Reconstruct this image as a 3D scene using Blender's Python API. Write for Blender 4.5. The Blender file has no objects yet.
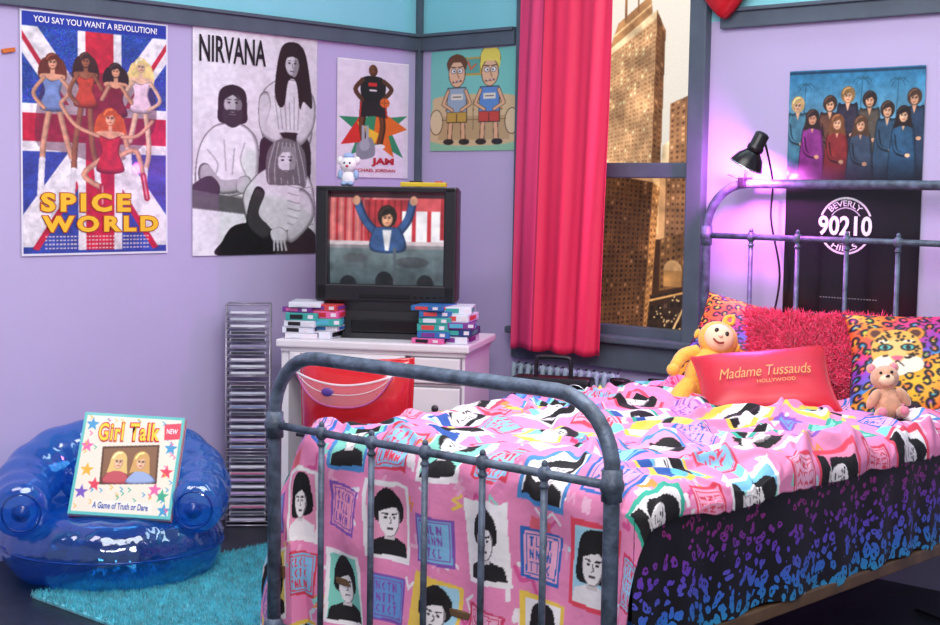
import bpy, bmesh, math, random
import numpy as np
from mathutils import Vector, Matrix
random.seed(4); RNG=np.random.RandomState(7)
S=bpy.context.scene; COL=S.collection
try: S.view_settings.view_transform='Standard'
except Exception: pass

def lin(c): return tuple((x/12.92 if x<=.04045 else ((x+.055)/1.055)**2.4) for x in c)
def hx(h): h=h.lstrip('#'); return tuple(int(h[i:i+2],16)/255 for i in (0,2,4))
def L4(h): return (*lin(hx(h) if isinstance(h,str) else h),1)

# ---------- materials ----------
MC={}
def mat(name,col,rough=.55,metal=0,var=.06,scale=12,bump=0,bscale=60,coat=0,alpha=1,emis=0,spec=.5,sheen=0):
    if name in MC: return MC[name]
    m=bpy.data.materials.new(name); m.use_nodes=True; nt=m.node_tree; b=nt.nodes['Principled BSDF']
    b.inputs['Roughness'].default_value=rough; b.inputs['Metallic'].default_value=metal
    b.inputs['Coat Weight'].default_value=coat; b.inputs['Alpha'].default_value=alpha
    b.inputs['Specular IOR Level'].default_value=spec; b.inputs['Sheen Weight'].default_value=sheen
    c=L4(col)
    tc=nt.nodes.new('ShaderNodeTexCoord'); n=nt.nodes.new('ShaderNodeTexNoise'); n.inputs['Scale'].default_value=scale; n.inputs['Detail'].default_value=4
    nt.links.new(tc.outputs['Object'],n.inputs['Vector'])
    r=nt.nodes.new('ShaderNodeValToRGB'); r.color_ramp.elements[0].position=.3; r.color_ramp.elements[1].position=.7
    r.color_ramp.elements[0].color=tuple(max(0,x*(1-var*2)) for x in c[:3])+(1,); r.color_ramp.elements[1].color=tuple(min(1,x*(1+var)) for x in c[:3])+(1,)
    nt.links.new(n.outputs['Fac'],r.inputs['Fac']); nt.links.new(r.outputs['Color'],b.inputs['Base Color'])
    if emis: nt.links.new(r.outputs['Color'],b.inputs['Emission Color']); b.inputs['Emission Strength'].default_value=emis
    if bump:
        n2=nt.nodes.new('ShaderNodeTexNoise'); n2.inputs['Scale'].default_value=bscale; n2.inputs['Detail'].default_value=5
        nt.links.new(tc.outputs['Object'],n2.inputs['Vector'])
        bp=nt.nodes.new('ShaderNodeBump'); bp.inputs['Strength'].default_value=bump; bp.inputs['Distance'].default_value=.01
        nt.links.new(n2.outputs['Fac'],bp.inputs['Height']); nt.links.new(bp.outputs['Normal'],b.inputs['Normal'])
    MC[name]=m; return m
def vcmat(name,rough=.5,emis=0,coat=0,bump=0,bscale=200,base=1):
    if name in MC: return MC[name]
    m=bpy.data.materials.new(name); m.use_nodes=True; nt=m.node_tree; b=nt.nodes['Principled BSDF']
    a=nt.nodes.new('ShaderNodeVertexColor'); a.layer_name='Col'
    if base: nt.links.new(a.outputs['Color'],b.inputs['Base Color'])
    else: b.inputs['Base Color'].default_value=(.01,.01,.01,1)
    b.inputs['Roughness'].default_value=rough; b.inputs['Coat Weight'].default_value=coat
    if emis: nt.links.new(a.outputs['Color'],b.inputs['Emission Color']); b.inputs['Emission Strength'].default_value=emis
    if bump:
        tc=nt.nodes.new('ShaderNodeTexCoord'); n2=nt.nodes.new('ShaderNodeTexNoise'); n2.inputs['Scale'].default_value=bscale
        nt.links.new(tc.outputs['Object'],n2.inputs['Vector'])
        bp=nt.nodes.new('ShaderNodeBump'); bp.inputs['Strength'].default_value=bump; bp.inputs['Distance'].default_value=.01
        nt.links.new(n2.outputs['Fac'],bp.inputs['Height']); nt.links.new(bp.outputs['Normal'],b.inputs['Normal'])
    MC[name]=m; return m

# ---------- mesh builder ----------
def catmull(pts,n=8,closed=False):
    P=[Vector(p) for p in pts]; out=[]; N=len(P)
    rng=range(N if closed else N-1)
    for i in rng:
        if closed: p0,p1,p2,p3=P[(i-1)%N],P[i],P[(i+1)%N],P[(i+2)%N]
        else: p0,p1,p2,p3=P[max(i-1,0)],P[i],P[i+1],P[min(i+2,N-1)]
        for k in range(n):
            t=k/n
            out.append(.5*((2*p1)+(-p0+p2)*t+(2*p0-5*p1+4*p2-p3)*t*t+(-p0+3*p1-3*p2+p3)*t**3))
    if not closed: out.append(P[-1])
    return out
class MB:
    def __init__(s): s.v=[];s.f=[];s.m=[];s.s=[];s.mats=[]
    def mi(s,m):
        if m not in s.mats: s.mats.append(m)
        return s.mats.index(m)
    def raw(s,v,f,m,smooth=False,M=None):
        o=len(s.v); k=s.mi(m)
        for p in v:
            p=Vector(p); s.v.append(tuple(M@p if M else p))
        for q in f: s.f.append([o+i for i in q]); s.m.append(k); s.s.append(smooth)
    def bm(s,b,m,smooth=False,M=None):
        b.verts.index_update(); s.raw([v.co.copy() for v in b.verts],[[v.index for v in f.verts] for f in b.faces],m,smooth,M); b.free()
    def box(s,c,d,m,bev=0,M=None,rot=None,seg=2):
        b=bmesh.new(); bmesh.ops.create_cube(b,size=1)
        for v in b.verts: v.co=Vector((v.co.x*d[0],v.co.y*d[1],v.co.z*d[2]))
        if bev: bmesh.ops.bevel(b,geom=list(b.edges),offset=bev,segments=seg,affect='EDGES',profile=.6)
        T=Matrix.Translation(c)
        if rot: T=T@(Matrix.Rotation(rot[2],4,'Z')@Matrix.Rotation(rot[1],4,'Y')@Matrix.Rotation(rot[0],4,'X'))
        s.bm(b,m,False,(M@T) if M else T)
    def ell(s,c,r,m,rot=None,M=None,u=20,v=14):
        b=bmesh.new(); bmesh.ops.create_uvsphere(b,u_segments=u,v_segments=v,radius=1)
        T=Matrix.Translation(c)
        if rot: T=T@(Matrix.Rotation(rot[2],4,'Z')@Matrix.Rotation(rot[1],4,'Y')@Matrix.Rotation(rot[0],4,'X'))
        if not hasattr(r,'__len__'): r=(r,r,r)
        T=T@Matrix.Diagonal((*r,1)); s.bm(b,m,True,(M@T) if M else T)
    def tube(s,path,r,m,seg=12,closed=False,M=None,caps=True,flat=1):
        P=[Vector(p) for p in path]; N=len(P)
        R=r if hasattr(r,'__len__') else [r]*N
        T=[]
        for i in range(N):
            a=P[(i-1)%N] if (closed or i>0) else P[i]; c=P[(i+1)%N] if (closed or i<N-1) else P[i]
            t=(c-a); T.append(t.normalized() if t.length>1e-9 else Vector((0,0,1)))
        up=Vector((0,0,1)) if abs(T[0].z)<.9 else Vector((1,0,0))
        n=(up-T[0]*up.dot(T[0])).normalized(); V=[];F=[]
        for i in range(N):
            n=(n-T[i]*n.dot(T[i])).normalized(); bb=T[i].cross(n)
            for k in range(seg):
                a=2*math.pi*k/seg; V.append(P[i]+(n*math.cos(a)*flat+bb*math.sin(a))*R[i])
        for i in range(N if closed else N-1):
            j=(i+1)%N
            for k in range(seg): F.append([i*seg+k,i*seg+(k+1)%seg,j*seg+(k+1)%seg,j*seg+k])
        if caps and not closed: F.append(list(range(seg))[::-1]); F.append([(N-1)*seg+k for k in range(seg)])
        s.raw(V,F,m,True,M)
    def cyl(s,a,b,r,m,seg=16,M=None,r2=None): s.tube([a,b],[r,r if r2 is None else r2],m,seg,M=M)
    def lathe(s,prof,m,seg=24,M=None):
        V=[];F=[];n=len(prof)
        for i,(r,z) in enumerate(prof):
            for k in range(seg):
                a=2*math.pi*k/seg; V.append((r*math.cos(a),r*math.sin(a),z))
        for i in range(n-1):
            for k in range(seg): F.append([i*seg+k,i*seg+(k+1)%seg,(i+1)*seg+(k+1)%seg,(i+1)*seg+k])
        s.raw(V,F,m,True,M)
    def obj(s,name,parent=None,M=None):
        me=bpy.data.meshes.new(name); me.from_pydata(s.v,[],s.f); 
        for m in s.mats: me.materials.append(m)
        me.polygons.foreach_set('material_index',s.m); me.polygons.foreach_set('use_smooth',s.s); me.update()
        o=bpy.data.objects.new(name,me); COL.objects.link(o)
        if M: o.matrix_world=M
        if parent: o.parent=parent
        return o
def empty(name,M=None):
    o=bpy.data.objects.new(name,None); o.empty_display_size=.1; COL.objects.link(o)
    if M: o.matrix_world=M
    return o
def Rz(a,loc=(0,0,0)): return Matrix.Translation(loc)@Matrix.Rotation(a,4,'Z')

# ---------- canvas ----------
class Cv:
    def __init__(s,w,h,k,bg):
        s.w,s.h=w,h; s.nx=int(w*k)+1; s.ny=int(h*k)+1
        s.x=np.linspace(0,w,s.nx); s.y=np.linspace(0,h,s.ny); s.X,s.Y=np.meshgrid(s.x,s.y)
        s.a=np.empty((s.ny,s.nx,3)); s.a[:]=hx(bg)
    def win(s,x0,x1,y0,y1):
        i0,i1=np.searchsorted(s.x,[x0,x1]); j0,j1=np.searchsorted(s.y,[y0,y1]); return slice(j0,min(j1+1,s.ny)),slice(i0,min(i1+1,s.nx))
    def put(s,sl,mask,c,al=1):
        c=np.array(hx(c) if isinstance(c,str) else c); v=s.a[sl]; v[mask]=v[mask]*(1-al)+c*al
    def rect(s,x0,y0,x1,y1,c,al=1):
        sl=s.win(x0,x1,y0,y1); m=(s.X[sl]>=x0)&(s.X[sl]<=x1)&(s.Y[sl]>=y0)&(s.Y[sl]<=y1); s.put(sl,m,c,al)
    def ell(s,cx,cy,rx,ry,c,rot=0,al=1):
        R=max(rx,ry)*1.05; sl=s.win(cx-R,cx+R,cy-R,cy+R); dx=s.X[sl]-cx; dy=s.Y[sl]-cy; ca,sa=math.cos(rot),math.sin(rot)
        m=((dx*ca+dy*sa)/rx)**2+((-dx*sa+dy*ca)/ry)**2<=1; s.put(sl,m,c,al)
    def poly(s,p,c,sm=False,al=1):
        if sm: p=[(q.x,q.y) for q in catmull([(a,b,0) for a,b in p],6,True)]
        xs=[q[0] for q in p]; ys=[q[1] for q in p]; sl=s.win(min(xs),max(xs),min(ys),max(ys)); X=s.X[sl];Y=s.Y[sl]
        m=np.zeros(X.shape,bool); n=len(p)
        for i in range(n):
            x1,y1=p[i];x2,y2=p[(i+1)%n]
            if y1==y2: continue
            m^=((y1>Y)!=(y2>Y))&(X<(x2-x1)*(Y-y1)/(y2-y1)+x1)
        s.put(sl,m,c,al)
    def shade(s,p,c,edge,k=.9):
        cx=sum(a for a,b in p)/len(p); cy=sum(b for a,b in p)/len(p); s.poly(p,edge,True)
        c=np.array(hx(c) if isinstance(c,str) else c); e=np.array(hx(edge) if isinstance(edge,str) else edge)
        for i,f in enumerate((1,.5,0)): 
            kk=k+(1-k)*f*.7; s.poly([(cx+(a-cx)*kk-.8*(1-f),cy+(b-cy)*kk-.8*(1-f)) for a,b in p],tuple(c*(1-f*.6)+e*f*.6),True)
    def line(s,p,w,c,sm=False,al=1):
        if sm: p=[(q.x,q.y) for q in catmull([(a,b,0) for a,b in p],5)]
        xs=[q[0] for q in p]; ys=[q[1] for q in p]; sl=s.win(min(xs)-w,max(xs)+w,min(ys)-w,max(ys)+w); X=s.X[sl];Y=s.Y[sl]
        m=np.zeros(X.shape,bool)
        for (x1,y1),(x2,y2) in zip(p[:-1],p[1:]):
            dx,dy=x2-x1,y2-y1; t=np.clip(((X-x1)*dx+(Y-y1)*dy)/max(dx*dx+dy*dy,1e-9),0,1)
            m|=(X-x1-t*dx)**2+(Y-y1-t*dy)**2<=(w/2)**2
        s.put(sl,m,c,al)
    def noise(s,amp,sl=None):
        if sl is None: sl=(slice(None),slice(None))
        s.a[sl]=np.clip(s.a[sl]+RNG.randn(*s.a[sl].shape[:2],1)*amp,0,1)
    def blur(s,n=1):
        for _ in range(n):
            p=np.pad(s.a,((1,1),(1,1),(0,0)),'edge'); s.a=(p[1:-1,1:-1]*4+2*(p[:-2,1:-1]+p[2:,1:-1]+p[1:-1,:-2]+p[1:-1,2:])+p[:-2,:-2]+p[:-2,2:]+p[2:,:-2]+p[2:,2:])/16
    def tone(s,amp,sc,seed=0):
        """soft photographic tonal mottling of the print"""
        g=vn(s.X/sc+3,s.Y/sc+5,seed)+.5*vn(s.X/sc*2.3,s.Y/sc*2.3,seed+1); s.a=np.clip(s.a*(1+amp*g[...,None]),0,1)
    def head(s,x,y,r,skin,hair,lng=0,w=1.0):
        s.ell(x,y-r*.15,r*1.1*w,r*1.25,hair); hd=np.array(hx(hair))
        if lng: s.poly([(x-r*1.05*w,y-r*.3),(x+r*1.05*w,y-r*.3),(x+r*1.4*w,y+r*lng),(x+r*.5,y+r*lng*.8),(x-r*.5,y+r*lng*.8),(x-r*1.4*w,y+r*lng)],hair)
        s.line([(x-r*.8,y-r*.4),(x-r*.4,y-r*1.0),(x+r*.2,y-r*1.15)],r*.22,tuple(np.clip(hd*1.5+.06,0,1)),True)
        sk=np.array(hx(skin)); s.ell(x,y+r*.15,r*.62,r*.86,tuple(sk*.82)); s.ell(x-r*.06,y+r*.12,r*.54,r*.78,skin); s.ell(x-r*.1,y+.3*r,r*.3,r*.22,tuple(np.clip(sk*1.08,0,1)))
        s.poly([(x-r*.66,y-r*.1),(x-r*.3,y-r*.75),(x+r*.5,y-r*.75),(x+r*.68,y),(x+r*.3,y-r*.45)],hair)
        s.line([(x-r*.42,y-.1*r),(x-r*.12,y-.1*r)],r*.1,tuple(sk*.35)); s.line([(x+r*.42,y-.1*r),(x+r*.12,y-.1*r)],r*.1,tuple(sk*.35))
        s.ell(x-r*.25,y+.06*r,r*.12,r*.07,'20140f'); s.ell(x+r*.25,y+.06*r,r*.12,r*.07,'20140f'); s.line([(x+.06*r,y+r*.05),(x+.09*r,y+r*.35)],r*.1,tuple(sk*.72))
        s.line([(x-r*.17,y+r*.56),(x+r*.17,y+r*.56)],r*.12,tuple(sk*np.array([.72,.42,.42])))
def gridmesh(name,P,colr,m,smooth=True,parent=None,M=None):
    h,w=P.shape[:2]; me=bpy.data.meshes.new(name)
    me.vertices.add(h*w); me.vertices.foreach_set('co',P.reshape(-1).astype(np.float32))
    i=np.arange(h*w).reshape(h,w); q=np.stack([i[1:,:-1],i[1:,1:],i[:-1,1:],i[:-1,:-1]],-1).reshape(-1,4)
    nf=len(q); me.loops.add(nf*4); me.loops.foreach_set('vertex_index',q.reshape(-1).astype(np.int32))
    me.polygons.add(nf); me.polygons.foreach_set('loop_start',(np.arange(nf)*4).astype(np.int32)); 
    me.polygons.foreach_set('use_smooth',np.full(nf,smooth)); me.update(calc_edges=True)
    if colr is not None:
        a=me.color_attributes.new('Col','FLOAT_COLOR','POINT')
        c=np.clip(colr,0,1); c=np.where(c<=.04045,c/12.92,((c+.055)/1.055)**2.4)
        a.data.foreach_set('color',np.concatenate([c,np.ones((h,w,1))],-1).reshape(-1).astype(np.float32))
    me.materials.append(m); me.validate()
    o=bpy.data.objects.new(name,me); COL.objects.link(o)
    if M: o.matrix_world=M
    if parent: o.parent=parent
    return o
def vn(x,y,seed=0):
    r=np.random.RandomState(seed).rand(64,64); xi=np.floor(x).astype(int); yi=np.floor(y).astype(int); fx=x-xi; fy=y-yi
    fx=fx*fx*(3-2*fx); fy=fy*fy*(3-2*fy); g=lambda a,b:r[a%64,b%64]
    return (g(xi,yi)*(1-fx)+g(xi+1,yi)*fx)*(1-fy)+(g(xi,yi+1)*(1-fx)+g(xi+1,yi+1)*fx)*fy-.5
LW=lambda y,z,x=.004: Matrix(((0,0,1,x),(1,0,0,y),(0,1,0,z),(0,0,0,1)))
BW=lambda x,z,y=-.004: Matrix(((1,0,0,x),(0,0,-1,y),(0,1,0,z),(0,0,0,1)))
def flat(name,c,W,H,M,m,bend=.002,parent=None):
    P=np.zeros((c.ny,c.nx,3)); P[...,0]=c.X/c.w*W; P[...,1]=-c.Y/c.h*H; P[...,2]=bend*(1+np.sin(c.X/c.w*7)*np.cos(c.Y/c.h*5))
    o=gridmesh(name,P,c.a,m,True,parent,M); o['cw']=c.w; o['ch']=c.h; o['W']=W; o['H']=H; return o
def text(name,body,par,cx,cy,w,h,m,z=.006,off=0,rot=0,sc=1,arcr=None,arcc=1,M=None,shear=0):
    cu=bpy.data.curves.new(name,'FONT'); cu.body=body; cu.size=1; cu.align_x='CENTER'; cu.offset=off; cu.resolution_u=3; cu.space_character=sc; cu.shear=shear
    t=bpy.data.objects.new(name,cu); COL.objects.link(t); dg=bpy.context.evaluated_depsgraph_get(); dg.update()
    me=bpy.data.meshes.new_from_object(t.evaluated_get(dg)); bpy.data.objects.remove(t)
    sx,sy=(par['W']/par['cw'],par['H']/par['ch']) if par and 'cw' in par.keys() else (1,-1)
    vs=[v.co.copy() for v in me.vertices]; x0=min(v.x for v in vs)+off;x1=max(v.x for v in vs)-off;y0=min(v.y for v in vs)+off;y1=max(v.y for v in vs)-off
    for v in me.vertices:
        a=((v.co.x-x0)/(x1-x0)-.5)*w; b=((v.co.y-y0)/(y1-y0)-.5)*h
        if arcr:
            th=a/arcr; rr=arcr+b*arcc; X=rr*math.sin(th); Y=rr*math.cos(th)*arcc; a,b=X,Y
        ca,sa=math.cos(rot),math.sin(rot); a,b=a*ca-b*sa,a*sa+b*ca
        v.co=Vector(((cx+a)*sx,-(cy-b)*sy,z)) if M is None else Vector((a+cx,b+cy,z))
    me.materials.clear(); me.materials.append(m)
    o=bpy.data.objects.new(name,me); COL.objects.link(o); o.parent=par; return o
def plain(name,c): return mat(name,c,.5,var=0)

# ---------- camera ----------
cam=bpy.data.cameras.new('camera'); co=bpy.data.objects.new('camera',cam); COL.objects.link(co); S.camera=co
F=1490.; cam.sensor_width=36; cam.lens=36*F/940
yaw=math.radians(42.8); p=math.radians(4.62); ro=math.radians(.9)
fw=Vector((-math.sin(yaw)*math.cos(p),math.cos(yaw)*math.cos(p),-math.sin(p))); rt=Vector((math.cos(yaw),math.sin(yaw),0)); up=rt.cross(fw)
rt2=rt*math.cos(ro)+up*math.sin(ro); up2=up*math.cos(ro)-rt*math.sin(ro)
CAM=Vector((4.75,-4.77,1.334))
Mx=Matrix((rt2,up2,-fw)).transposed().to_4x4(); Mx.translation=CAM; co.matrix_world=Mx

# ---------- room ----------
wallm=mat('wall_lavender','c2b6de',.7,var=.03,scale=1.2,bump=.05,bscale=40)
cyan=mat('wall_turquoise','8edae4',.7,var=.03,scale=2)
trimm=mat('trim_slate','55616e',.5,var=.08,scale=9)
floorm=mat('floor_slate','23272f',.4,var=.25,scale=5,bump=.15,bscale=30)
ceilm=mat('ceiling_white','e6e4ea',.8,var=.02)
def wall(name,boxes,m2=None):
    b=MB()
    for c,d,m in boxes: b.box(c,d,m)
    return b.obj(name)
TZ=1.985
wall('wall_left',[((-.06,-3,TZ/2),(.12,6,TZ),wallm),((-.06,-3,(TZ+3.1)/2),(.12,6,3.1-TZ),cyan)])
OX0,OX1,OZ0,OZ1=.68,1.475,.77,2.28
wall('wall_back',[((OX0/2-.06,.06,TZ/2),(OX0+.12,.12,TZ),wallm),((OX0/2-.06,.06,(TZ+3.1)/2),(OX0+.12,.12,3.1-TZ),cyan),
 (((OX1+6)/2,.06,TZ/2),(6-OX1,.12,TZ),wallm),(((OX1+6)/2,.06,(TZ+3.1)/2),(6-OX1,.12,3.1-TZ),cyan),
 (((OX0+OX1)/2,.06,OZ0/2),(OX1-OX0,.12,OZ0),wallm),(((OX0+OX1)/2,.06,(OZ1+3.1)/2),(OX1-OX0,.12,3.1-OZ1),cyan)])
wall('floor',[((2.94,-2.94,-.05),(6.12,6.12,.1),floorm),((1.1,.24,-.05),(2.0,.24,.1),floorm)])
wall('ceiling',[((2.94,-2.94,3.15),(6.12,6.12,.1),ceilm)])
b=MB(); b.box((.012,-3,TZ),(.024,5.97,.06),trimm,.004); b.box((.018,-3,TZ+.036),(.036,5.97,.014),trimm,.003); b.obj('trim_1')
b=MB(); 
b.box((.3,-.012,TZ),(.56,.024,.06),trimm,.004); b.box((.3,-.018,TZ+.036),(.56,.036,.014),trimm,.003)
b.box((3.8,-.012,TZ),(4.4,.024,.06),trimm,.004); b.box((3.8,-.018,TZ+.036),(4.4,.036,.014),trimm,.003); b.obj('trim_2')
b=MB(); b.box((.014,-.014,1.54),(.026,.026,3.07),trimm,.004); b.obj('trim_3')

# window
W=empty('window_1'); b=MB(); cw=.075
b.box((OX0-cw/2,-.02,(OZ0+OZ1)/2),(cw,.04,OZ1-OZ0+.1),trimm,.006); b.box((OX1+cw/2,-.02,(OZ0+OZ1)/2),(cw,.04,OZ1-OZ0+.1),trimm,.006)
b.box(((OX0+OX1)/2,-.02,OZ1+.05),(OX1-OX0+.2,.045,.1),trimm,.006)
b.box(((OX0+OX1)/2,-.02,OZ0-.075),(OX1-OX0+.15,.035,.11),trimm,.006); b.box(((OX0+OX1)/2,-.03,OZ0-.012),(OX1-OX0+.18,.07,.03),trimm,.008)
b.obj('casing',W)
b=MB()
for x in (OX0+.010,OX1-.010): b.box((x,.03,(OZ0+OZ1)/2),(.02,.06,OZ1-OZ0),trimm,.003)
b.box(((OX0+OX1)/2,.03,1.43),(OX1-OX0,.06,.06),trimm,.006); b.box(((OX0+OX1)/2,.03,OZ0+.02),(OX1-OX0,.06,.04),trimm,.004); b.box(((OX0+OX1)/2,.03,OZ1-.02),(OX1-OX0,.06,.04),trimm,.004)
b.obj('sash',W)
c=Cv(84,156,4.5,'f4e2cb'); X,Y=c.X,c.Y
c.a[:]=np.array(hx('fbf2e4'))*(1-.12*(Y/85))[...,None].clip(0,1)
def tower(pts,base,dark,nx,ny,wx=.5,wy=.45,glow=.12):
    (x0,y0),(x1,y1),(x2,y2),(x3,y3)=pts
    c.poly(pts,base); b_=np.array(hx(base)); d_=np.array(hx(dark))
    def Q(u,v):
        a=(x0+(x1-x0)*u,y0+(y1-y0)*u); d=(x3+(x2-x3)*u,y3+(y2-y3)*u); return (a[0]+(d[0]-a[0])*v,a[1]+(d[1]-a[1])*v)
    for i in range(nx):
        for j in range(ny):
            u0=(i+.25)/nx;u1=u0+wx/nx;v0=(j+.2)/ny;v1=v0+wy/ny
            k=random.random(); cc=d_*(1-.6*k)+b_*.6*k
            if random.random()<glow: cc=np.clip(b_*1.3+.08,0,1)
            c.poly([Q(u0,v0),Q(u1,v0),Q(u1,v1),Q(u0,v1)],tuple(cc))
    for i in range(nx+1): c.line([Q(i/nx,0),Q(i/nx,1)],.14,tuple(d_*.6+b_*.4))
sky0=c.a.copy()
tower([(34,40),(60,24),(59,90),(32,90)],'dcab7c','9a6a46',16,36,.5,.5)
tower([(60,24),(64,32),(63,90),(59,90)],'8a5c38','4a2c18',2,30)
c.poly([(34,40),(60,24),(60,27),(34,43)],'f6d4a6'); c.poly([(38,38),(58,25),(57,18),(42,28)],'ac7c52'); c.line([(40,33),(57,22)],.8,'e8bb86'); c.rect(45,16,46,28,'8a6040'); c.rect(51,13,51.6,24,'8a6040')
tower([(20,50),(34,56),(32,90),(20,90)],'b8885f','6a442a',6,18)
tower([(76,8),(84,6),(84,90),(75,90)],'6c462c','32201a',3,34)
tower([(67,60),(84,54),(84,90),(67,90)],'9a6c48','4f3020',7,15)
c.poly([(64,76),(67,74),(67,90),(63,90)],'e8c9a0')
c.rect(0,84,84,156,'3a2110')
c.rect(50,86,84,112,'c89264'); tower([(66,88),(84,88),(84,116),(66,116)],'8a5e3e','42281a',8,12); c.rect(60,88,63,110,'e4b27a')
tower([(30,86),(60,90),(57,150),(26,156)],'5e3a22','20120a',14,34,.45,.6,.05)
tower([(60,90),(63,92),(60,146),(57,150)],'b87a46','5a3418',2,24)
tower([(64,112),(84,106),(84,128),(64,132)],'744c2a','301c0c',8,8)
c.ell(70,124,4.2,4.2,'b98a5c'); c.rect(66,124,74,130,'a3713f'); c.ell(78,121,2.6,2.6,'a67845')
tower([(60,134),(84,128),(84,156),(58,156)],'332014','120904',8,6)
c.line([(60,136),(84,130)],.8,'d69a5a'); c.line([(66,156),(78,133)],.9,'e7b679'); c.line([(72,150),(84,142)],.7,'b07840')
for _ in range(70): c.ell(62+RNG.rand()*22,134+RNG.rand()*20,.4,.35,'f2c88c')
skym=np.abs(c.a-sky0).max(-1)<1e-6
c.tone(.35,14,3); c.tone(.3,4,9); c.a[skym]=sky0[skym]; c.blur(1); c.noise(.015)
b=MB(); b.box((1.0,.185,1.2),(1.0,.012,2.4),mat('backing_dark','1b1512'),0)
for x in (.6,1.4): b.box((x,.22,.02),(.06,.16,.04),MC['backing_dark'],.003)
BD=b.obj('cityscape_backdrop')
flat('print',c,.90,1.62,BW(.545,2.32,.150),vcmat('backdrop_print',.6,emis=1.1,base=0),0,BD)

# curtain
def curtain():
    nx,ny=220,60; u,v=np.meshgrid(np.linspace(0,1,nx),np.linspace(0,1,ny))
    xl=.665+.03*(1-v); xr=1.165-.02*v
    ph=u*2*np.pi*3.5+.7*np.sin(v*2.4+u*5); amp=(.009+.008*v)*(1-.45*np.sin(u*3.1))
    P=np.stack([xl+(xr-xl)*u,-.115+amp*np.sin(ph)+.003*np.sin(ph*2.3+v*5),2.42-v*(2.42-.69)-.006*np.cos(ph)],-1)
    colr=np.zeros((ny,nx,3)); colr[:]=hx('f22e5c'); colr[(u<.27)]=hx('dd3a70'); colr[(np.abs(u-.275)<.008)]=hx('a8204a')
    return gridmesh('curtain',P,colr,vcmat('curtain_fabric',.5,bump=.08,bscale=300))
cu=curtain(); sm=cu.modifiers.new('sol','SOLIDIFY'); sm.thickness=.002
b=MB(); b.cyl((.5,-.11,2.43),(1.7,-.11,2.43),.012,mat('rod_metal','777c84',.3,.9)); b.ell((.5,-.11,2.43),.022,MC['rod_metal']); b.ell((1.7,-.11,2.43),.022,MC['rod_metal'])
for x in (.6,1.6): b.box((x,-.055,2.43),(.02,.11,.02),MC['rod_metal'])
b.obj('curtain_rod')

# ---------- posters ----------
pm=vcmat('poster_paper',.35,coat=.15)
c=Cv(146,245,2.1,'2746a8')
gl=RNG.rand(c.ny//2+1,c.nx//2+1,3).repeat(2,0).repeat(2,1)[:c.ny,:c.nx]; c.a[:]=np.array(hx('2c4fb4'))*(0.75+.3*gl[...,:1])+.26*(gl-.5)*(c.Y<110)[...,None]
c.poly([(0,40),(0,16),(16,16),(146,206),(146,236),(132,236)],'f2eef0'); c.poly([(146,40),(146,16),(130,16),(0,206),(0,236),(14,236)],'f2eef0')
c.poly([(0,26),(0,18),(136,238),(130,240)],'c8203a'); c.poly([(146,26),(146,18),(10,238),(16,240)],'c8203a')
c.rect(54,16,98,240,'f4f0f2'); c.rect(0,92,146,140,'f4f0f2'); c.rect(62,16,90,240,'cc1f38'); c.rect(0,102,146,130,'cc1f38')
c.tone(.2,18,4)
def limb(pts,w,skin): c.line(pts,w,tuple(np.array(hx(skin))*.7),True); c.line([(a-.5,b_) for a,b_ in pts],w*.75,tuple(np.array(hx(skin))*.9),True); c.line([(a-.9,b_) for a,b_ in pts],w*.4,skin,True)
def lady(hx_,hy,r,skin,hair,dress,pose,lng=2.0):
    c.poly([(hx_-r*1.3,hy-r*.4),(hx_+r*1.3,hy-r*.4),(hx_+r*1.7,hy+r*lng),(hx_-r*1.7,hy+r*lng)],hair,True)
    for w in pose['legs']: limb(w,5.6,skin)
    for w in pose['boots']: c.line(w,6,pose.get('bc','e8e4e6'),True); c.line(w,2,'ffffff',True,.5)
    c.poly([(hx_-r*1.5,hy+r*1.7),(hx_+r*1.5,hy+r*1.7),(hx_+r*1.2,hy+r*2.6),(hx_-r*1.2,hy+r*2.6)],skin,True)
    c.shade([(hx_-r*1.4,hy+r*2.2),(hx_,hy+r*2.6),(hx_+r*1.4,hy+r*2.2),(hx_+r*1.0,hy+r*4.2),(hx_+r*1.6,hy+r*6.6),(hx_-r*1.6,hy+r*6.6),(hx_-r*1.0,hy+r*4.2)],dress,tuple(np.array(hx(dress))*.5),.84)
    for w in pose['arms']: limb(w,4,skin)
    c.line([(hx_,hy+r),(hx_,hy+r*2)],4,skin); c.head(hx_,hy,r*.92,skin,hair,0)
c.poly([(14,130),(20,74),(40,60),(100,58),(130,72),(130,116),(90,150),(40,140)],'4d2430',True,.5)
lady(30,50,7.2,'dba07e','6a2f1c','7a94c8',dict(legs=[[(28,92),(22,126),(20,150)],[(35,92),(44,130),(50,150)]],boots=[[(20,148),(18,182)],[(50,148),(58,176)]],arms=[[(22,66),(12,82),(22,96)],[(38,66),(46,78),(38,90)]]),2.4)
lady(118,47,7.2,'eabf9f','f2d88a','efd0de',dict(legs=[[(114,90),(106,126)],[(122,90),(126,134),(122,158)]],boots=[[(122,156),(120,182)]],arms=[[(128,64),(138,82),(126,92)],[(110,64),(102,76),(108,84)]]),2.8)
lady(62,46,7,'9c6040','3b2014','c2452a',dict(legs=[[(58,90),(52,128),(50,160)],[(66,90),(68,130),(72,150)]],boots=[[(50,158),(48,184)],[(72,150),(74,172)]],arms=[[(54,60),(46,78),(54,90)],[(70,60),(78,74)]]),3)
lady(92,54,7,'d99d78','2b1a14','7d1f2b',dict(legs=[[(88,98),(94,140)],[(96,98),(104,136)]],boots=[[(104,136),(106,160)]],arms=[[(98,70),(108,86)],[(85,70),(78,84)]]),2)
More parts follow.
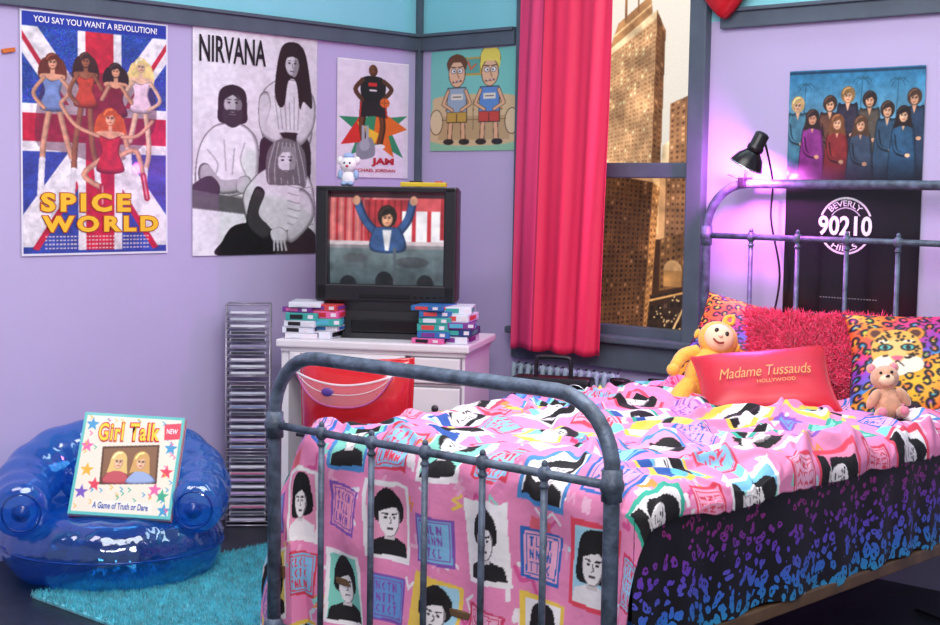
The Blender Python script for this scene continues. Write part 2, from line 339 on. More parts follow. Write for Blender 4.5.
lady(86,103,8.4,'e3a582','c9521c','c7262e',dict(legs=[[(80,144),(60,162),(78,176)],[(92,144),(112,136),(120,164)]],boots=[[(78,174),(78,192)],[(120,162),(124,186)]],arms=[[(74,122),(52,112),(38,92)],[(98,122),(114,120),(130,104)]],bc='b7202a'),2.4)
c.tone(.2,5,21); c.blur(1); c.noise(.02)
c.rect(0,0,146,15,'2334a8'); c.rect(0,0,146,1.5,'e9e9f4'); c.rect(0,243,146,245,'e9e9f4'); c.rect(0,0,1.5,245,'e9e9f4'); c.rect(144.5,0,146,245,'e9e9f4')
for yy in range(225,239,4):
    for k in range(30): c.rect(22+k*3.5,yy,22+k*3.5+2.3,yy+1.6,'e9dccf',.8)
P1=flat('pop_group_poster',c,.623,.866,LW(-1.985,1.949),pm)
text('slogan','YOU SAY YOU WANT A REVOLUTION!',P1,73,8.5,122,6,plain('ink_white','f5f3f7'),off=.02)
for dz,cc,of in ((.005,'b84f18',.085),(.0065,'ffc928',.045)):
    text('title_a','SPICE',P1,62,191,86,17,plain('ink_'+cc,cc),z=dz,off=of,sc=1.32); text('title_b','WORLD',P1,77,213,114,15,plain('ink_'+cc,cc),z=dz,off=of,sc=1.32)

# 2 rock band poster (124x226)
c=Cv(124,226,2.2,'d8d6dc'); G=lambda v:(v,v,v*1.015)
c.a[:]=(np.array(hx('f1eff4')))*(1-.10*np.clip((c.X-30)/100,0,1)-.10*np.clip((c.Y-60)/120,0,1))[...,None]
c.poly([(60,166),(0,150),(0,226),(124,226),(124,176)],G(.62)); c.poly([(0,146),(60,160),(124,166),(124,174),(60,170),(0,154)],G(.96))
c.shade([(66,66),(78,48),(92,44),(106,46),(118,56),(120,80),(114,114),(72,116)],G(.86),G(.40),.93)
c.poly([(70,104),(114,104),(117,160),(112,186),(96,182),(90,140),(82,172),(60,166),(64,130)],G(.15),True); c.line([(88,112),(86,140),(78,166)],2,G(.32),True)
c.shade([(64,66),(72,58),(76,72),(72,92),(88,104),(84,112),(66,100)],G(.82),G(.45),.85); c.shade([(112,54),(122,64),(121,92),(108,112),(102,106),(112,90)],G(.8),G(.40),.85)
for k in range(6): c.line([(80+k*5,62+k%2*6),(84+k*4,96)],.9,G(.6),True)
c.poly([(86,14),(98,5),(110,12),(116,40),(119,72),(110,66),(106,74),(102,46),(94,46),(90,70),(84,72),(80,54)],G(.11),True)
c.ell(98,29,7,11,G(.70)); c.ell(97,28.5,5.6,9.4,G(.82)); c.poly([(101,20),(105,28),(102,40),(98,40),(100,30)],G(.56),True); c.poly([(91,22),(98,15),(105,22),(98,20)],G(.11))
for s_ in (-1,1): c.ell(98+s_*3,27,1.3,.8,G(.1)); c.line([(98+s_*1.5,24.5),(98+s_*4.6,24.6)],.8,G(.15))
c.line([(98,28),(98.8,32)],.8,G(.45)); c.line([(96,35.5),(100,35.5)],1,G(.4))
c.shade([(2,150),(6,118),(18,98),(34,92),(50,94),(62,108),(64,134),(58,158),(30,168),(6,164)],G(.95),G(.42),.92)
for q in ([(14,120),(24,134),(20,150)],[(50,112),(46,130),(52,146)],[(30,110),(32,140)],[(40,118),(38,144)]): c.line(q,1.4,G(.72),True)
c.shade([(6,138),(14,134),(28,150),(48,150),(50,160),(26,164),(8,154)],G(.72),G(.30),.85)
c.poly([(0,156),(16,146),(26,156),(22,168),(2,168)],G(.22),True); c.shade([(44,148),(54,146),(58,158),(50,164),(42,160)],G(.78),G(.4),.85)
c.poly([(24,76),(26,60),(38,54),(50,60),(52,78),(50,92),(26,92)],G(.14),True); c.ell(38,74,8.5,11.5,G(.62)); c.ell(36.8,73,6.6,9.6,G(.76)); c.poly([(42,64),(47,72),(45,84),(41,80)],G(.5),True); c.poly([(29,70),(38,58),(47,70),(38,64)],G(.14))
c.poly([(29,79),(38,82),(47,79),(46,92),(38,97),(30,92)],G(.2),True); c.line([(34,80),(42,80)],2,G(.22)); c.line([(35,84),(41,84)],1,G(.5))
for s_ in (-1,1): c.ell(38+s_*3.6,72,1.4,.9,G(.08)); c.line([(38+s_*1.6,69),(38+s_*5.6,69)],.9,G(.12))
c.poly([(0,160),(56,170),(70,186),(0,180)],G(.38)); c.poly([(0,178),(50,184),(64,226),(0,226)],G(.95)); c.line([(0,178),(50,184),(64,226)],1.2,G(.5))
c.shade([(48,172),(58,148),(78,134),(100,134),(118,148),(124,184),(120,214),(66,210)],G(.88),G(.36),.94)
for k in range(7): c.line([(94,154+k*8),(106,157+k*8),(121,155+k*8)],1.2,G(.66),True)
c.poly([(28,212),(40,196),(64,194),(84,206),(82,226),(24,226)],G(.13),True); c.poly([(84,210),(104,196),(122,204),(124,226),(84,226)],G(.18),True)
c.shade([(60,158),(70,162),(64,184),(78,202),(70,212),(52,194)],G(.25),G(.1),.85); c.shade([(106,158),(119,166),(121,190),(100,214),(92,206),(108,186)],G(.84),G(.40),.85)
c.poly([(72,150),(72,122),(82,108),(96,106),(110,116),(114,140),(112,156),(104,154),(80,154)],G(.42),True)
for k in range(7): c.line([(80+k*4,110),(74+k*6,134),(74+k*6.5,152)],1.1,G(.68),True)
c.ell(92,130,9,13,G(.74)); c.ell(90.6,129,7,11,G(.87)); c.poly([(97,118),(102,128),(99,142),(95,140)],G(.6),True); c.poly([(82,128),(88,114),(100,114),(104,128),(96,119),(88,120)],G(.55))
c.poly([(84,137),(92,140),(100,137),(98,146),(92,149),(86,146)],G(.42),True); c.line([(89,139),(95,139)],1.1,G(.3))
for s_ in (-1,1): c.ell(92+s_*4,128,1.6,1,G(.1)); c.line([(92+s_*2,124.5),(92+s_*6,124.5)],.9,G(.25))
c.shade([(76,202),(86,198),(94,204),(92,214),(80,214)],G(.86),G(.5),.85)
for k in range(4): c.line([(80+k*3.4,212),(80+k*4.2,222)],2,G(.8)); c.line([(81.6+k*3.6,212),(82+k*4.2,221)],.5,G(.3))
c.tone(.07,9,31); c.tone(.08,3.5,33); c.blur(1); c.noise(.012)
P2=flat('rock_band_poster',c,.635,.887,LW(-1.245,1.955),pm)
text('title','NIRVANA',P2,38,20,64,25,plain('ink_black','131114'),off=.02)

# 3 basketball poster
c=Cv(73,119,2.6,'ece4ef'); c.rect(0,0,73,1,'ffffff')
c.poly([(36,44),(44,58),(72,54),(54,70),(68,98),(42,84),(14,96),(22,74),(2,58),(30,58)],'2f8f63'); c.poly([(40,48),(72,68),(52,76),(58,98),(36,82)],'e5702a'); c.poly([(22,58),(4,86),(32,82)],'d8302c'); c.poly([(20,62),(34,94),(42,74)],'f0c43a')
for q,w in (([(30,44),(25,64),(28,84)],6),([(41,44),(46,64),(43,84)],6)): c.line(q,w,'3c2216',True); c.line([(a-.8,b_) for a,b_ in q],w*.6,'6b4029',True)
c.poly([(23,38),(49,38),(51,58),(37,56),(22,58)],'1f1d23'); c.line([(24,40),(23,57)],1.4,'d02c2c'); c.line([(48,40),(50,57)],1.4,'d02c2c')
c.poly([(25,18),(47,18),(46,40),(26,40)],'17161b',True); c.rect(31,22,40,26,'d02c2c'); c.line([(33,30),(39,30)],2,'e8e2e2')
c.line([(25,20),(18,30),(25,40)],4.4,'54301f',True); c.line([(47,20),(55,28),(47,38)],4.4,'54301f',True); c.ell(36,10,4.6,6,'54301f'); c.ell(35,9.5,3.2,4.6,'74462e'); c.ell(34,9,.6,.5,'111111'); c.ell(37,9,.6,.5,'111111'); c.line([(34.5,13),(37,13)],.7,'3c1c14')
c.ell(48,42,5,5,'dd6a2a'); c.line([(43,42),(53,42)],.5,'5a2410'); c.line([(48,37),(48,47)],.5,'5a2410')
c.ell(27,87,4.4,2.5,'f1f1f1'); c.ell(44,87,4.4,2.5,'f1f1f1')
c.poly([(20,86),(34,78),(38,96),(22,100)],'8a8f98',True); c.ell(28,86,5,6,'a8adb6'); c.rect(25,66,28,82,'a8adb6'); c.rect(29,66,32,82,'a8adb6'); c.tone(.05,5,41); c.blur(1); c.noise(.01)
P3=flat('basketball_poster',c,.425,.503,LW(-.496,1.893),pm)
text('caption','MICHAEL JORDAN',P3,37,112,44,4,plain('ink_red','c22432'),off=.02); text('caption_b','JAM',P3,46,103,22,8,plain('ink_red',''),off=.05)

# 4 cartoon poster
c=Cv(88,101,2.4,'6fc7bd'); c.rect(0,0,88,101,'79cbc0'); c.rect(0,88,88,101,'8fc9a4'); c.rect(30,8,52,26,'c9a03c'); c.rect(32,10,50,24,'5ba79c'); c.line([(38,12),(41,20),(46,15)],1.5,'e35a30')
c.poly([(2,58),(10,46),(78,46),(86,58),(86,92),(2,92)],'d8bf92',True); c.rect(8,66,80,90,'c0a478'); c.line([(44,50),(44,80)],1,'8e744f'); c.ell(6,72,7,13,'5a4a34'); c.ell(6,72,6.2,12.2,'e2cda4'); c.ell(82,72,7,13,'5a4a34'); c.ell(82,72,6.2,12.2,'e2cda4'); c.line([(12,70),(76,70)],1,'7e6747')
for k in range(5): c.ell(16+k*14,60,1.2,1.2,'9c8258')
for (x,hair,sh,shorts,tall) in ((27,'6b4326','9db4c8','c8a24a',0),(60,'f0df62','5b8fd0','c8463a',6)):
    for s_ in (-1,1): c.line([(x+s_*6,66),(x+s_*7,90)],5,'4a3424'); c.line([(x+s_*6,66),(x+s_*7,90)],3.8,'e3b48c')
    c.rect(x-10.6,57.4,x+10.6,73,'3a2a22'); c.rect(x-10,58,x+10,72,shorts); c.line([(x,64),(x,72)],.8,'3a2a22'); c.poly([(x-9.6,37.4),(x+9.6,37.4),(x+10.6,62.6),(x-10.6,62.6)],'2a2a36'); c.poly([(x-9,38),(x+9,38),(x+10,62),(x-10,62)],sh)
    for s_ in (-1,1): c.line([(x+s_*9,41),(x+s_*14,54),(x+s_*5,60)],3.8,'4a3424'); c.line([(x+s_*9,41),(x+s_*14,54),(x+s_*5,60)],2.8,'e3b48c')
    c.ell(x,14-tall*.6,10.2,9.6+tall*.8,'2c2018'); c.ell(x,24,8.6,13.6,'4a3424'); c.ell(x,24,7.9,13,'e9bd96'); c.poly([(x-9,20),(x-9,10-tall),(x,4-tall*1.3),(x+9,10-tall),(x+9,20),(x+5,13),(x-5,13)],hair,True)
    for s_ in (-1,1): c.ell(x+s_*3.2,21,2.8,2.6,'333333'); c.ell(x+s_*3.2,21,2.3,2.1,'ffffff'); c.ell(x+s_*2.8,21.2,.9,.9,'111111'); c.line([(x+s_*1,17.4),(x+s_*6,16.8)],.9,'2c2018'); c.ell(x+s_*8,92,5.4,3,'222222')
    c.line([(x-4,32),(x+4,31)],1.6,'5c2420'); c.line([(x-3,31.6),(x+3,31)],.6,'ffffff'); c.line([(x,23),(x+2,28)],1,'9c6b4a'); c.rect(x-6,44,x+6,50,'e8e2d2'); c.line([(x-4,47),(x+4,47)],1,'333333')
c.blur(1); c.noise(.01)
P4=flat('cartoon_duo_poster',c,.516,.436,BW(.081,1.949),pm)

# 5 tv drama poster
c=Cv(138,242,2.2,'101014'); t=np.clip(c.Y/70,0,1)[...,None]; c.a[:]=np.array(hx('2f7ba8'))*(1-t)+np.array(hx('7fb0c2'))*t
for (x,y0) in ((18,14),(112,12),(76,10)):
    c.line([(x,y0),(x-2,60)],1.0,'2f6680')
    for a in range(8): c.line([(x,y0),(x+6*math.cos(a*.8),y0+2.5*math.sin(a*.8)),(x+9*math.cos(a*.8),y0+4*math.sin(a*.8)+3)],.8,'2a5f78',True)
c.rect(0,1,138,4,'1f3f5c')
ppl=[(44,34,'e0ac86','3a2618','6a4432'),(62,26,'e3b28a','8a6a3c','35303f'),(84,31,'deaa84','2a1c16','5c5448'),(128,30,'deaa84','4b3424','2c4058'),(10,34,'e8ba92','cba868','4a8094'),(102,41,'e3b28a','34231a','34526a'),(26,47,'dba07a','33221a','8e3888'),(52,52,'e3b28a','7a4c2a','93302f'),(118,46,'e8ba92','241812','2f5878'),(76,54,'deaa84','553a24','3c4c60')]
for (x,y,sk,ha,sh) in ppl:
    d=tuple(np.array(hx(sh))*.4); c.shade([(x-11,y+15),(x-5,y+8),(x+5,y+8),(x+11,y+15),(x+13,124),(x-13,124)],sh,d,.86); c.poly([(x-2.6,y+6),(x+2.6,y+6),(x,y+15)],sk); c.head(x,y,6.6,sk,ha,1.9 if y>40 and x!=102 else 0)
    c.line([(x-9,y+20),(x-6,y+34),(x+4,y+38)],4.4,d,True); c.line([(x-9.6,y+19),(x-6.6,y+33),(x+3.6,y+37)],2.2,sh,True); c.ell(x+5,y+38,2.6,2,sk)
c.tone(.25,6,51)
t=np.clip((c.Y-84)/34,0,1)[...,None]; c.a=c.a*(1-t)+np.array(hx('0b0a0e'))*t
c.blur(1)
c.ell(64,152,28,28,'f0eff2'); c.ell(64,152,26,26,'0d0c10'); c.ell(64,152,18,18,'d8d7dc'); c.ell(64,152,17,17,'0d0c10'); c.rect(34,142,94,163,'0d0c10')
for k in range(20): c.rect(40+k*3,222,40+k*3+1.8,223.3,'8f8b93')
c.noise(.012)
P5=flat('tv_drama_poster',c,.524,.876,BW(1.895,1.786),pm)
text('title','90210',P5,64,152,54,18,plain('ink_white','f5f3f7'),off=.03)
text('ring_a','BEVERLY',P5,64,152,36,5.5,plain('ink_white',''),arcr=22,off=.015); text('ring_b','HILLS',P5,64,152,26,5.5,plain('ink_white',''),arcr=22,arcc=-1,off=.015)

# ---------- bed ----------
iron=mat('painted_iron','5e6c80',.45,.2,var=.3,scale=28,bump=.25,bscale=90)
BED=empty('bed',Matrix.Translation((2.19,-1.13,0)))
BEDI=Matrix.Translation((-2.19,1.13,0))
XL,XR=1.61,2.77
def endframe(name,y,ztop,zlow,ra,spx,rb,postr,zbot):
    b=MB(); pts=[(XL,y,0),(XL,y,ztop-ra)]
    pts+=[(XL+ra-ra*math.cos(a),y,ztop-ra+ra*math.sin(a)) for a in np.linspace(.15,math.pi/2,8)]
    pts+=[(XR-ra+ra*math.sin(a),y,ztop-ra+ra*math.cos(a)) for a in np.linspace(0,math.pi/2-.15,8)]
    pts+=[(XR,y,ztop-ra),(XR,y,0)]
    b.tube(pts,postr,iron,16,M=BEDI); b.cyl((XL,y,zlow),(XR,y,zlow),rb,iron,M=BEDI); b.cyl((XL,y,zbot),(XR,y,zbot),rb,iron,M=BEDI)
    for x in (XL,XR):
        b.ell((x,y,zlow),(postr*1.55,postr*1.55,postr*1.5),iron,M=BEDI); b.cyl((x,y,zlow-.035),(x,y,zlow+.035),postr*1.3,iron,M=BEDI)
        b.ell((x,y,ztop-ra),(postr*1.2,postr*1.2,.012),iron,M=BEDI); b.ell((x,y,zbot),(postr*1.5,postr*1.5,postr*1.4),iron,M=BEDI)
    for x in spx:
        b.cyl((x,y,zbot),(x,y,zlow),.0085,iron,12,M=BEDI); b.ell((x,y,zlow),(.017,.017,.02),iron,M=BEDI); b.ell((x,y,zlow+.022),(.008,.008,.01),iron,M=BEDI); b.ell((x,y,zlow-.03),(.012,.012,.008),iron,M=BEDI)
    return b.obj(name,BED)
endframe('footboard',-2.16,.886,.69,.165,[XL+.193*k for k in range(1,6)],.0105,.0185,.13)
endframe('headboard',-.085,1.38,1.187,.17,[XL+.193*k for k in range(1,6)],.011,.0165,.3)
wood=mat('bed_rail_wood','6b5138',.5,var=.2)
b=MB(); b.box((XR+.0,-1.12,.275),(.03,2.04,.035),wood,.004,M=BEDI); b.box((XL,-1.12,.275),(.03,2.04,.035),wood,.004,M=BEDI)
for k in range(8): b.box((2.19,-.3-.25*k,.275),(1.14,.07,.02),wood,.003,M=BEDI)
b.obj('side_rails',BED)
def leomat():
    m=bpy.data.materials.new('leopard_gradient'); m.use_nodes=True; nt=m.node_tree; N=nt.nodes; Lk=nt.links; bs=N['Principled BSDF']; bs.inputs['Roughness'].default_value=.6
    tc=N.new('ShaderNodeTexCoord'); ns=N.new('ShaderNodeTexNoise'); ns.inputs['Scale'].default_value=22
    Lk.new(tc.outputs['Object'],ns.inputs['Vector'])
    mx=N.new('ShaderNodeMixRGB'); mx.inputs['Fac'].default_value=.045; Lk.new(tc.outputs['Object'],mx.inputs['Color1']); Lk.new(ns.outputs['Color'],mx.inputs['Color2'])
    vo=N.new('ShaderNodeTexVoronoi'); vo.inputs['Scale'].default_value=37; Lk.new(mx.outputs['Color'],vo.inputs['Vector'])
    sp=N.new('ShaderNodeSeparateXYZ'); Lk.new(tc.outputs['Object'],sp.inputs[0])
    mr=N.new('ShaderNodeMapRange'); mr.inputs['From Min'].default_value=.28; mr.inputs['From Max'].default_value=.6; Lk.new(sp.outputs['Z'],mr.inputs['Value'])
    rp=N.new('ShaderNodeValToRGB'); e=rp.color_ramp.elements; e[0].position=0;e[0].color=L4('2aa0cc'); e[1].position=1;e[1].color=L4('b82880')
    q=e.new(.22);q.color=L4('3474d8'); q=e.new(.5);q.color=L4('6a42c8'); q=e.new(.78); q.color=L4('982a8c')
    Lk.new(mr.outputs['Result'],rp.inputs['Fac'])
    th=N.new('ShaderNodeMapRange'); th.inputs['From Min'].default_value=0; th.inputs['From Max'].default_value=1; th.inputs['To Min'].default_value=.54; th.inputs['To Max'].default_value=.30; Lk.new(mr.outputs['Result'],th.inputs['Value'])
    lt=N.new('ShaderNodeMath'); lt.operation='LESS_THAN'; Lk.new(vo.outputs['Distance'],lt.inputs[0]); Lk.new(th.outputs['Result'],lt.inputs[1])
    gt=N.new('ShaderNodeMath'); gt.operation='GREATER_THAN'; gt.inputs[1].default_value=.15; Lk.new(vo.outputs['Distance'],gt.inputs[0])
    mm=N.new('ShaderNodeMath'); mm.operation='MULTIPLY'; Lk.new(lt.outputs[0],mm.inputs[0]); Lk.new(gt.outputs[0],mm.inputs[1])
    fx=N.new('ShaderNodeMixRGB'); fx.inputs['Color1'].default_value=L4('0c0a14'); Lk.new(mm.outputs[0],fx.inputs['Fac']); Lk.new(rp.outputs['Color'],fx.inputs['Color2']); Lk.new(fx.outputs['Color'],bs.inputs['Base Color'])
    return m
leo=leomat()
b=MB(); b.box((2.205,-1.075,.455),(1.13,1.93,.31),leo,.035,M=BEDI,seg=4); b.obj('mattress',BED)
ny,nx=30,260; u,v=np.meshgrid(np.linspace(0,1,nx),np.linspace(0,1,ny))
P=np.stack([2.782+.008*np.sin(u*60+2*np.sin(u*9))*v+.004*np.sin(u*23),-2.09+u*2.0,.605-v*(.315+.010*np.sin(u*17)+.004*np.sin(u*60))],-1)-np.array([2.19,-1.13,0])
gridmesh('leopard_valance',P,None,leo,True,BED)

# comforter
Ld,Wt,Rd=.55,1.08,.125; Bt,Fd=1.71,.62; A=Ld+Wt+Rd; Bl=Bt+Fd
c=Cv(A*100,Bl*100,3.2,'f08fbe'); r=random.Random(11)
pal=['fbf0f6','fbf0f6','fbf0f6','f7d060','f4954a','8fdccf','fac2dd','e0589a','d3ecf4','f7b0d2']
for _ in range(560):
    x,y=r.random()*A*100,r.random()*Bl*100; a=r.random()*6.28; l=2+r.random()*6; pts=[]
    for k in range(4): pts.append((x+math.cos(a)*l*k/3+math.cos(a+1.57)*(k%2)*2.2,y+math.sin(a)*l*k/3+math.sin(a+1.57)*(k%2)*2.2))
    c.line(pts,.6+r.random()*.9,r.choice(pal))
for _ in range(50):
    x,y=r.random()*A*100,r.random()*Bl*100; c.poly([(x,y),(x+6,y+1),(x+5,y+5),(x-1,y+4)],r.choice(['f7d060','f4954a','fbf0f6','7fd0e0','ee6a7c']))
def T(cx,cy,rot):
    ca,sa=math.cos(rot),math.sin(rot); return lambda pts:[(cx+x*ca-y*sa,cy+x*sa+y*ca) for x,y in pts]
def portrait(cx,cy,w,h,rot,bg,frame,hs):
    t=T(cx,cy,rot); W2,H2=w/2,h/2
    c.poly(t([(-W2-1.6,-H2-1.6),(W2+1.4,-H2-.8),(W2+1.0,H2+1.6),(-W2-1.2,H2+1)]),frame); c.poly(t([(-W2,-H2),(W2,-H2),(W2,H2),(-W2,H2)]),bg)
    if r.random()<.4: c.poly(t([(-W2,-H2),(0,-H2),(-W2*.6,H2),(-W2,H2)]),r.choice(['5fc0b0','f7d060','f08fb6','7fc4e8']))
    c.poly(t([(-W2,H2),(-W2*.9,H2*.62),(-W2*.3,H2*.46),(W2*.3,H2*.46),(W2*.9,H2*.62),(W2,H2)]),r.choice(['1b181c','1b181c','f3eef2','2f5aa8']))
    def E(x,y,rx,ry,cc): q=t([(x,y)])[0]; c.ell(q[0],q[1],rx,ry,cc,rot)
    c.poly(t([(-W2*.2,0),(W2*.2,0),(W2*.25,H2*.55),(-W2*.25,H2*.55)]),'d8d0d2')
    if hs==0: c.poly(t([(-W2*.62,H2*.1),(-W2*.75,-H2*.5),(-W2*.3,-H2*.95),(W2*.35,-H2*.98),(W2*.78,-H2*.5),(W2*.6,H2*.1)]),'141216',True)
    elif hs==1: c.poly(t([(-W2*.6,0),(-W2*.66,-H2*.6),(0,-H2*.98),(W2*.66,-H2*.6),(W2*.6,0)]),'1a171a',True)
    else: c.poly(t([(-W2*.72,H2*.4),(-W2*.78,-H2*.3),(-W2*.5,-H2*.88),(W2*.5,-H2*.92),(W2*.82,-H2*.3),(W2*.66,H2*.3)]),'141216',True)
    E(0,-H2*.06,W2*.5,H2*.52,'8d858a'); E(-W2*.03,-H2*.06,W2*.46,H2*.5,'f4eff0'); c.poly(t([(-W2*.5,-H2*.25),(-W2*.42,-H2*.64),(W2*.44,-H2*.66),(W2*.5,-H2*.26),(W2*.25,-H2*.42),(-W2*.1,-H2*.36)]),'141216')
    for sx in (-1,1): c.line(t([(sx*W2*.1,-H2*.19),(sx*W2*.32,-H2*.22)]),.5,'141216'); E(sx*W2*.2,-H2*.10,.5,.34,'141216')
    c.line(t([(0,-H2*.1),(W2*.06,H2*.06),(-W2*.04,H2*.08)]),.35,'6a6266'); c.line(t([(-W2*.13,H2*.22),(W2*.13,H2*.22)]),.45,'4a3a40')
def logo(cx,cy,w,rot,c1,c2):
    t=T(cx,cy,rot); q=w/2; c.poly(t([(-q-1,-q-1),(q+1,-q-.4),(q+.6,q+1),(-q-.8,q+.6)]),c2); c.poly(t([(-q,-q),(q,-q),(q,q),(-q,q)]),c1)
    for k in range(3):
        yy=-q*.55+k*q*.55; x=-q*.7
        while x<q*.65:
            g=r.randrange(4); s_=q*.13
            if g==0: c.line(t([(x,yy+s_*1.4),(x,yy-s_*1.4),(x+s_*1.4,yy+s_*1.4),(x+s_*1.4,yy-s_*1.4)]),.5,c2)
            elif g==1: c.line(t([(x+s_,yy-s_*1.4),(x,yy),(x+s_,yy+s_*1.4)]),.5,c2)
            elif g==2: c.line(t([(x,yy-s_*1.4),(x,yy+s_*1.4),(x+s_,yy+s_*1.4)]),.5,c2)
            else: c.line(t([(x,yy-s_*1.4),(x+s_*1.2,yy-s_*1.4)]),.5,c2); c.line(t([(x+.6*s_,yy-s_*1.4),(x+.6*s_,yy+s_*1.4)]),.5,c2)
            x+=s_*2.6
    c.line(t([(-q*.88,-q*.88),(q*.88,-q*.88),(q*.88,q*.88),(-q*.88,q*.88),(-q*.88,-q*.88)]),.35,c2)
j=0; y=5
while y<Bl*100+8:
    x=2; i=0
    while x<A*100+8:
        rot=r.uniform(-.12,.12)
        if (i+j)%2==0: portrait(x+r.uniform(-1,1),y+r.uniform(-1.5,1.5),12.4,18,rot,r.choice(['6cc0e4','f8f4f6','86d8c6','f8f4f6','f7da72','a9daee','f29cc0','f8f4f6']),r.choice(['f7cf55','ee4a62','fbf6f8','4d8fd0','3ab09a','fbf6f8']),r.randrange(3))
        else: logo(x,y+r.uniform(-2.5,2.5),11,rot,r.choice(['86c0e6','6c9fdc','f8a4c6','f8b3d3','f8a4c6']),r.choice(['d8406c','e0405a','8a58b8','2f6cc0','e0405a']))
        x+=17.2; i+=1
    y+=21; j+=1
X=c.X/100; Y=c.Y/100
ax=X-Ld; x0,x1,yH,yF,zt,R=1.665,1.665+Wt,-.32,-2.03,.665,.07
da=np.where(ax<0,-ax,np.where(ax>Wt,ax-Wt,0)); sx=np.where(ax<0,-1.,1.); db=np.clip(Y-Bt,0,None)
bx=x0+np.clip(ax,0,Wt); by=yH-np.clip(Y,0,Bt); d=np.hypot(da,db); dd=np.where(d>1e-6,d,1); ux=sx*da/dd; uy=-db/dd
q=np.minimum(d/R,np.pi/2); out=R*np.sin(q); down=R*(1-np.cos(q))+np.clip(d-R*np.pi/2,0,None)
fold=np.sin(bx*26+by*21+2*vn(X*3,Y*3,1)*3)*.012+vn(X*9,Y*9,2)*.02
sd=np.clip(down/.15,0,1)
out=out+sd*(fold-.004)+np.where(sx<0,1,0)*np.clip(da/.15,0,1)*down*.22
hh=.034*vn(X*4.3,Y*3.7,3)+.020*vn(X*9,Y*10,4)+.006*vn(X*22,Y*20,5)
for (f1,f2,sd_,am) in ((5,4,6,.026),(8,6,16,.014),(4,7,26,.018)):
    rid=1-np.abs(vn(X*f1+2*vn(X*3,Y*3,8+sd_),Y*f2+2*vn(X*4,Y*4,9+sd_),sd_))*2; s_=np.clip((rid-.74)/.26,0,1); hh+=am*s_*s_*(3-2*s_)
headw=np.clip(1-Y/.45,0,1); hh+=headw*.025*np.abs(np.sin(X*19+3*vn(X*4,Y*4,44)))*np.sin(np.clip(Y/.45,0,1)*3.1)
topw=np.clip(1-down/.12,0,1)
Z=zt-down+hh*topw*.95
Z=np.maximum(Z,.012+.01*np.sin(X*40))
P=np.stack([bx+ux*out,np.maximum(by+uy*out,-2.132),Z],-1)
P[...,0]=np.where(sx>0,np.minimum(P[...,0],2.818),P[...,0])
P[...,0]+=np.where(da>0,0,vn(X*6,Y*6,9)*.01)
P0=P-np.array([2.19,-1.13,0])
com=gridmesh('comforter',P0,c.a,vcmat('comforter_print',.8,bump=.2,bscale=45),True,None,Matrix.Translation((2.19,-1.13,0)))
sm=com.modifiers.new('sol','SOLIDIFY'); sm.thickness=.012; sm.offset=-1

# ---------- pillows ----------
def pillow_pts(w,h,t,nx,ny,side):
    u,v=np.meshgrid(np.linspace(-1,1,nx),np.linspace(-1,1,ny))
    x=u*w/2*(1-.09*(1-v*v)); y=-v*h/2*(1-.09*(1-u*u)); z=side*t/2*(np.clip((1-u**4)*(1-v**4),0,1))**.5*(1+.15*vn(u*2+9,v*2+3,int(w*100)))
    return np.stack([x,y,z],-1)
def orient(loc,face,tilt,roll=0):
    z=Vector((math.cos(face)*math.cos(tilt),math.sin(face)*math.cos(tilt),math.sin(tilt))); x=Vector((-math.sin(face),math.cos(face),0)); y=z.cross(x)
    M=Matrix((x,y,z)).transposed().to_4x4(); M=Matrix.Translation(loc)@M@Matrix.Rotation(roll,4,'Z'); return M
def pillow(name,w,h,t,M,m,canvas=None,nx=60,ny=60):
    if canvas: nx,ny=canvas.nx,canvas.ny
    f=pillow_pts(w,h,t,nx,ny,1); k=pillow_pts(w,h,t,nx,ny,-1)[:,::-1]
    E=empty(name,M); gridmesh('front',f,canvas.a if canvas else None,m,True,E); gridmesh('back',k,canvas.a[:,::-1] if canvas else None,m,True,E)
    s=MB(); path=[tuple(f[0,i]) for i in range(0,nx,3)]+[tuple(f[i,nx-1]) for i in range(0,ny,3)]+[tuple(f[ny-1,i]) for i in range(nx-1,0,-3)]+[tuple(f[i,0]) for i in range(ny-1,0,-3)]
    s.tube(path,.004,m if not canvas else mat('piping_dark','2a1830'),6,closed=True); s.obj('piping',E); return E
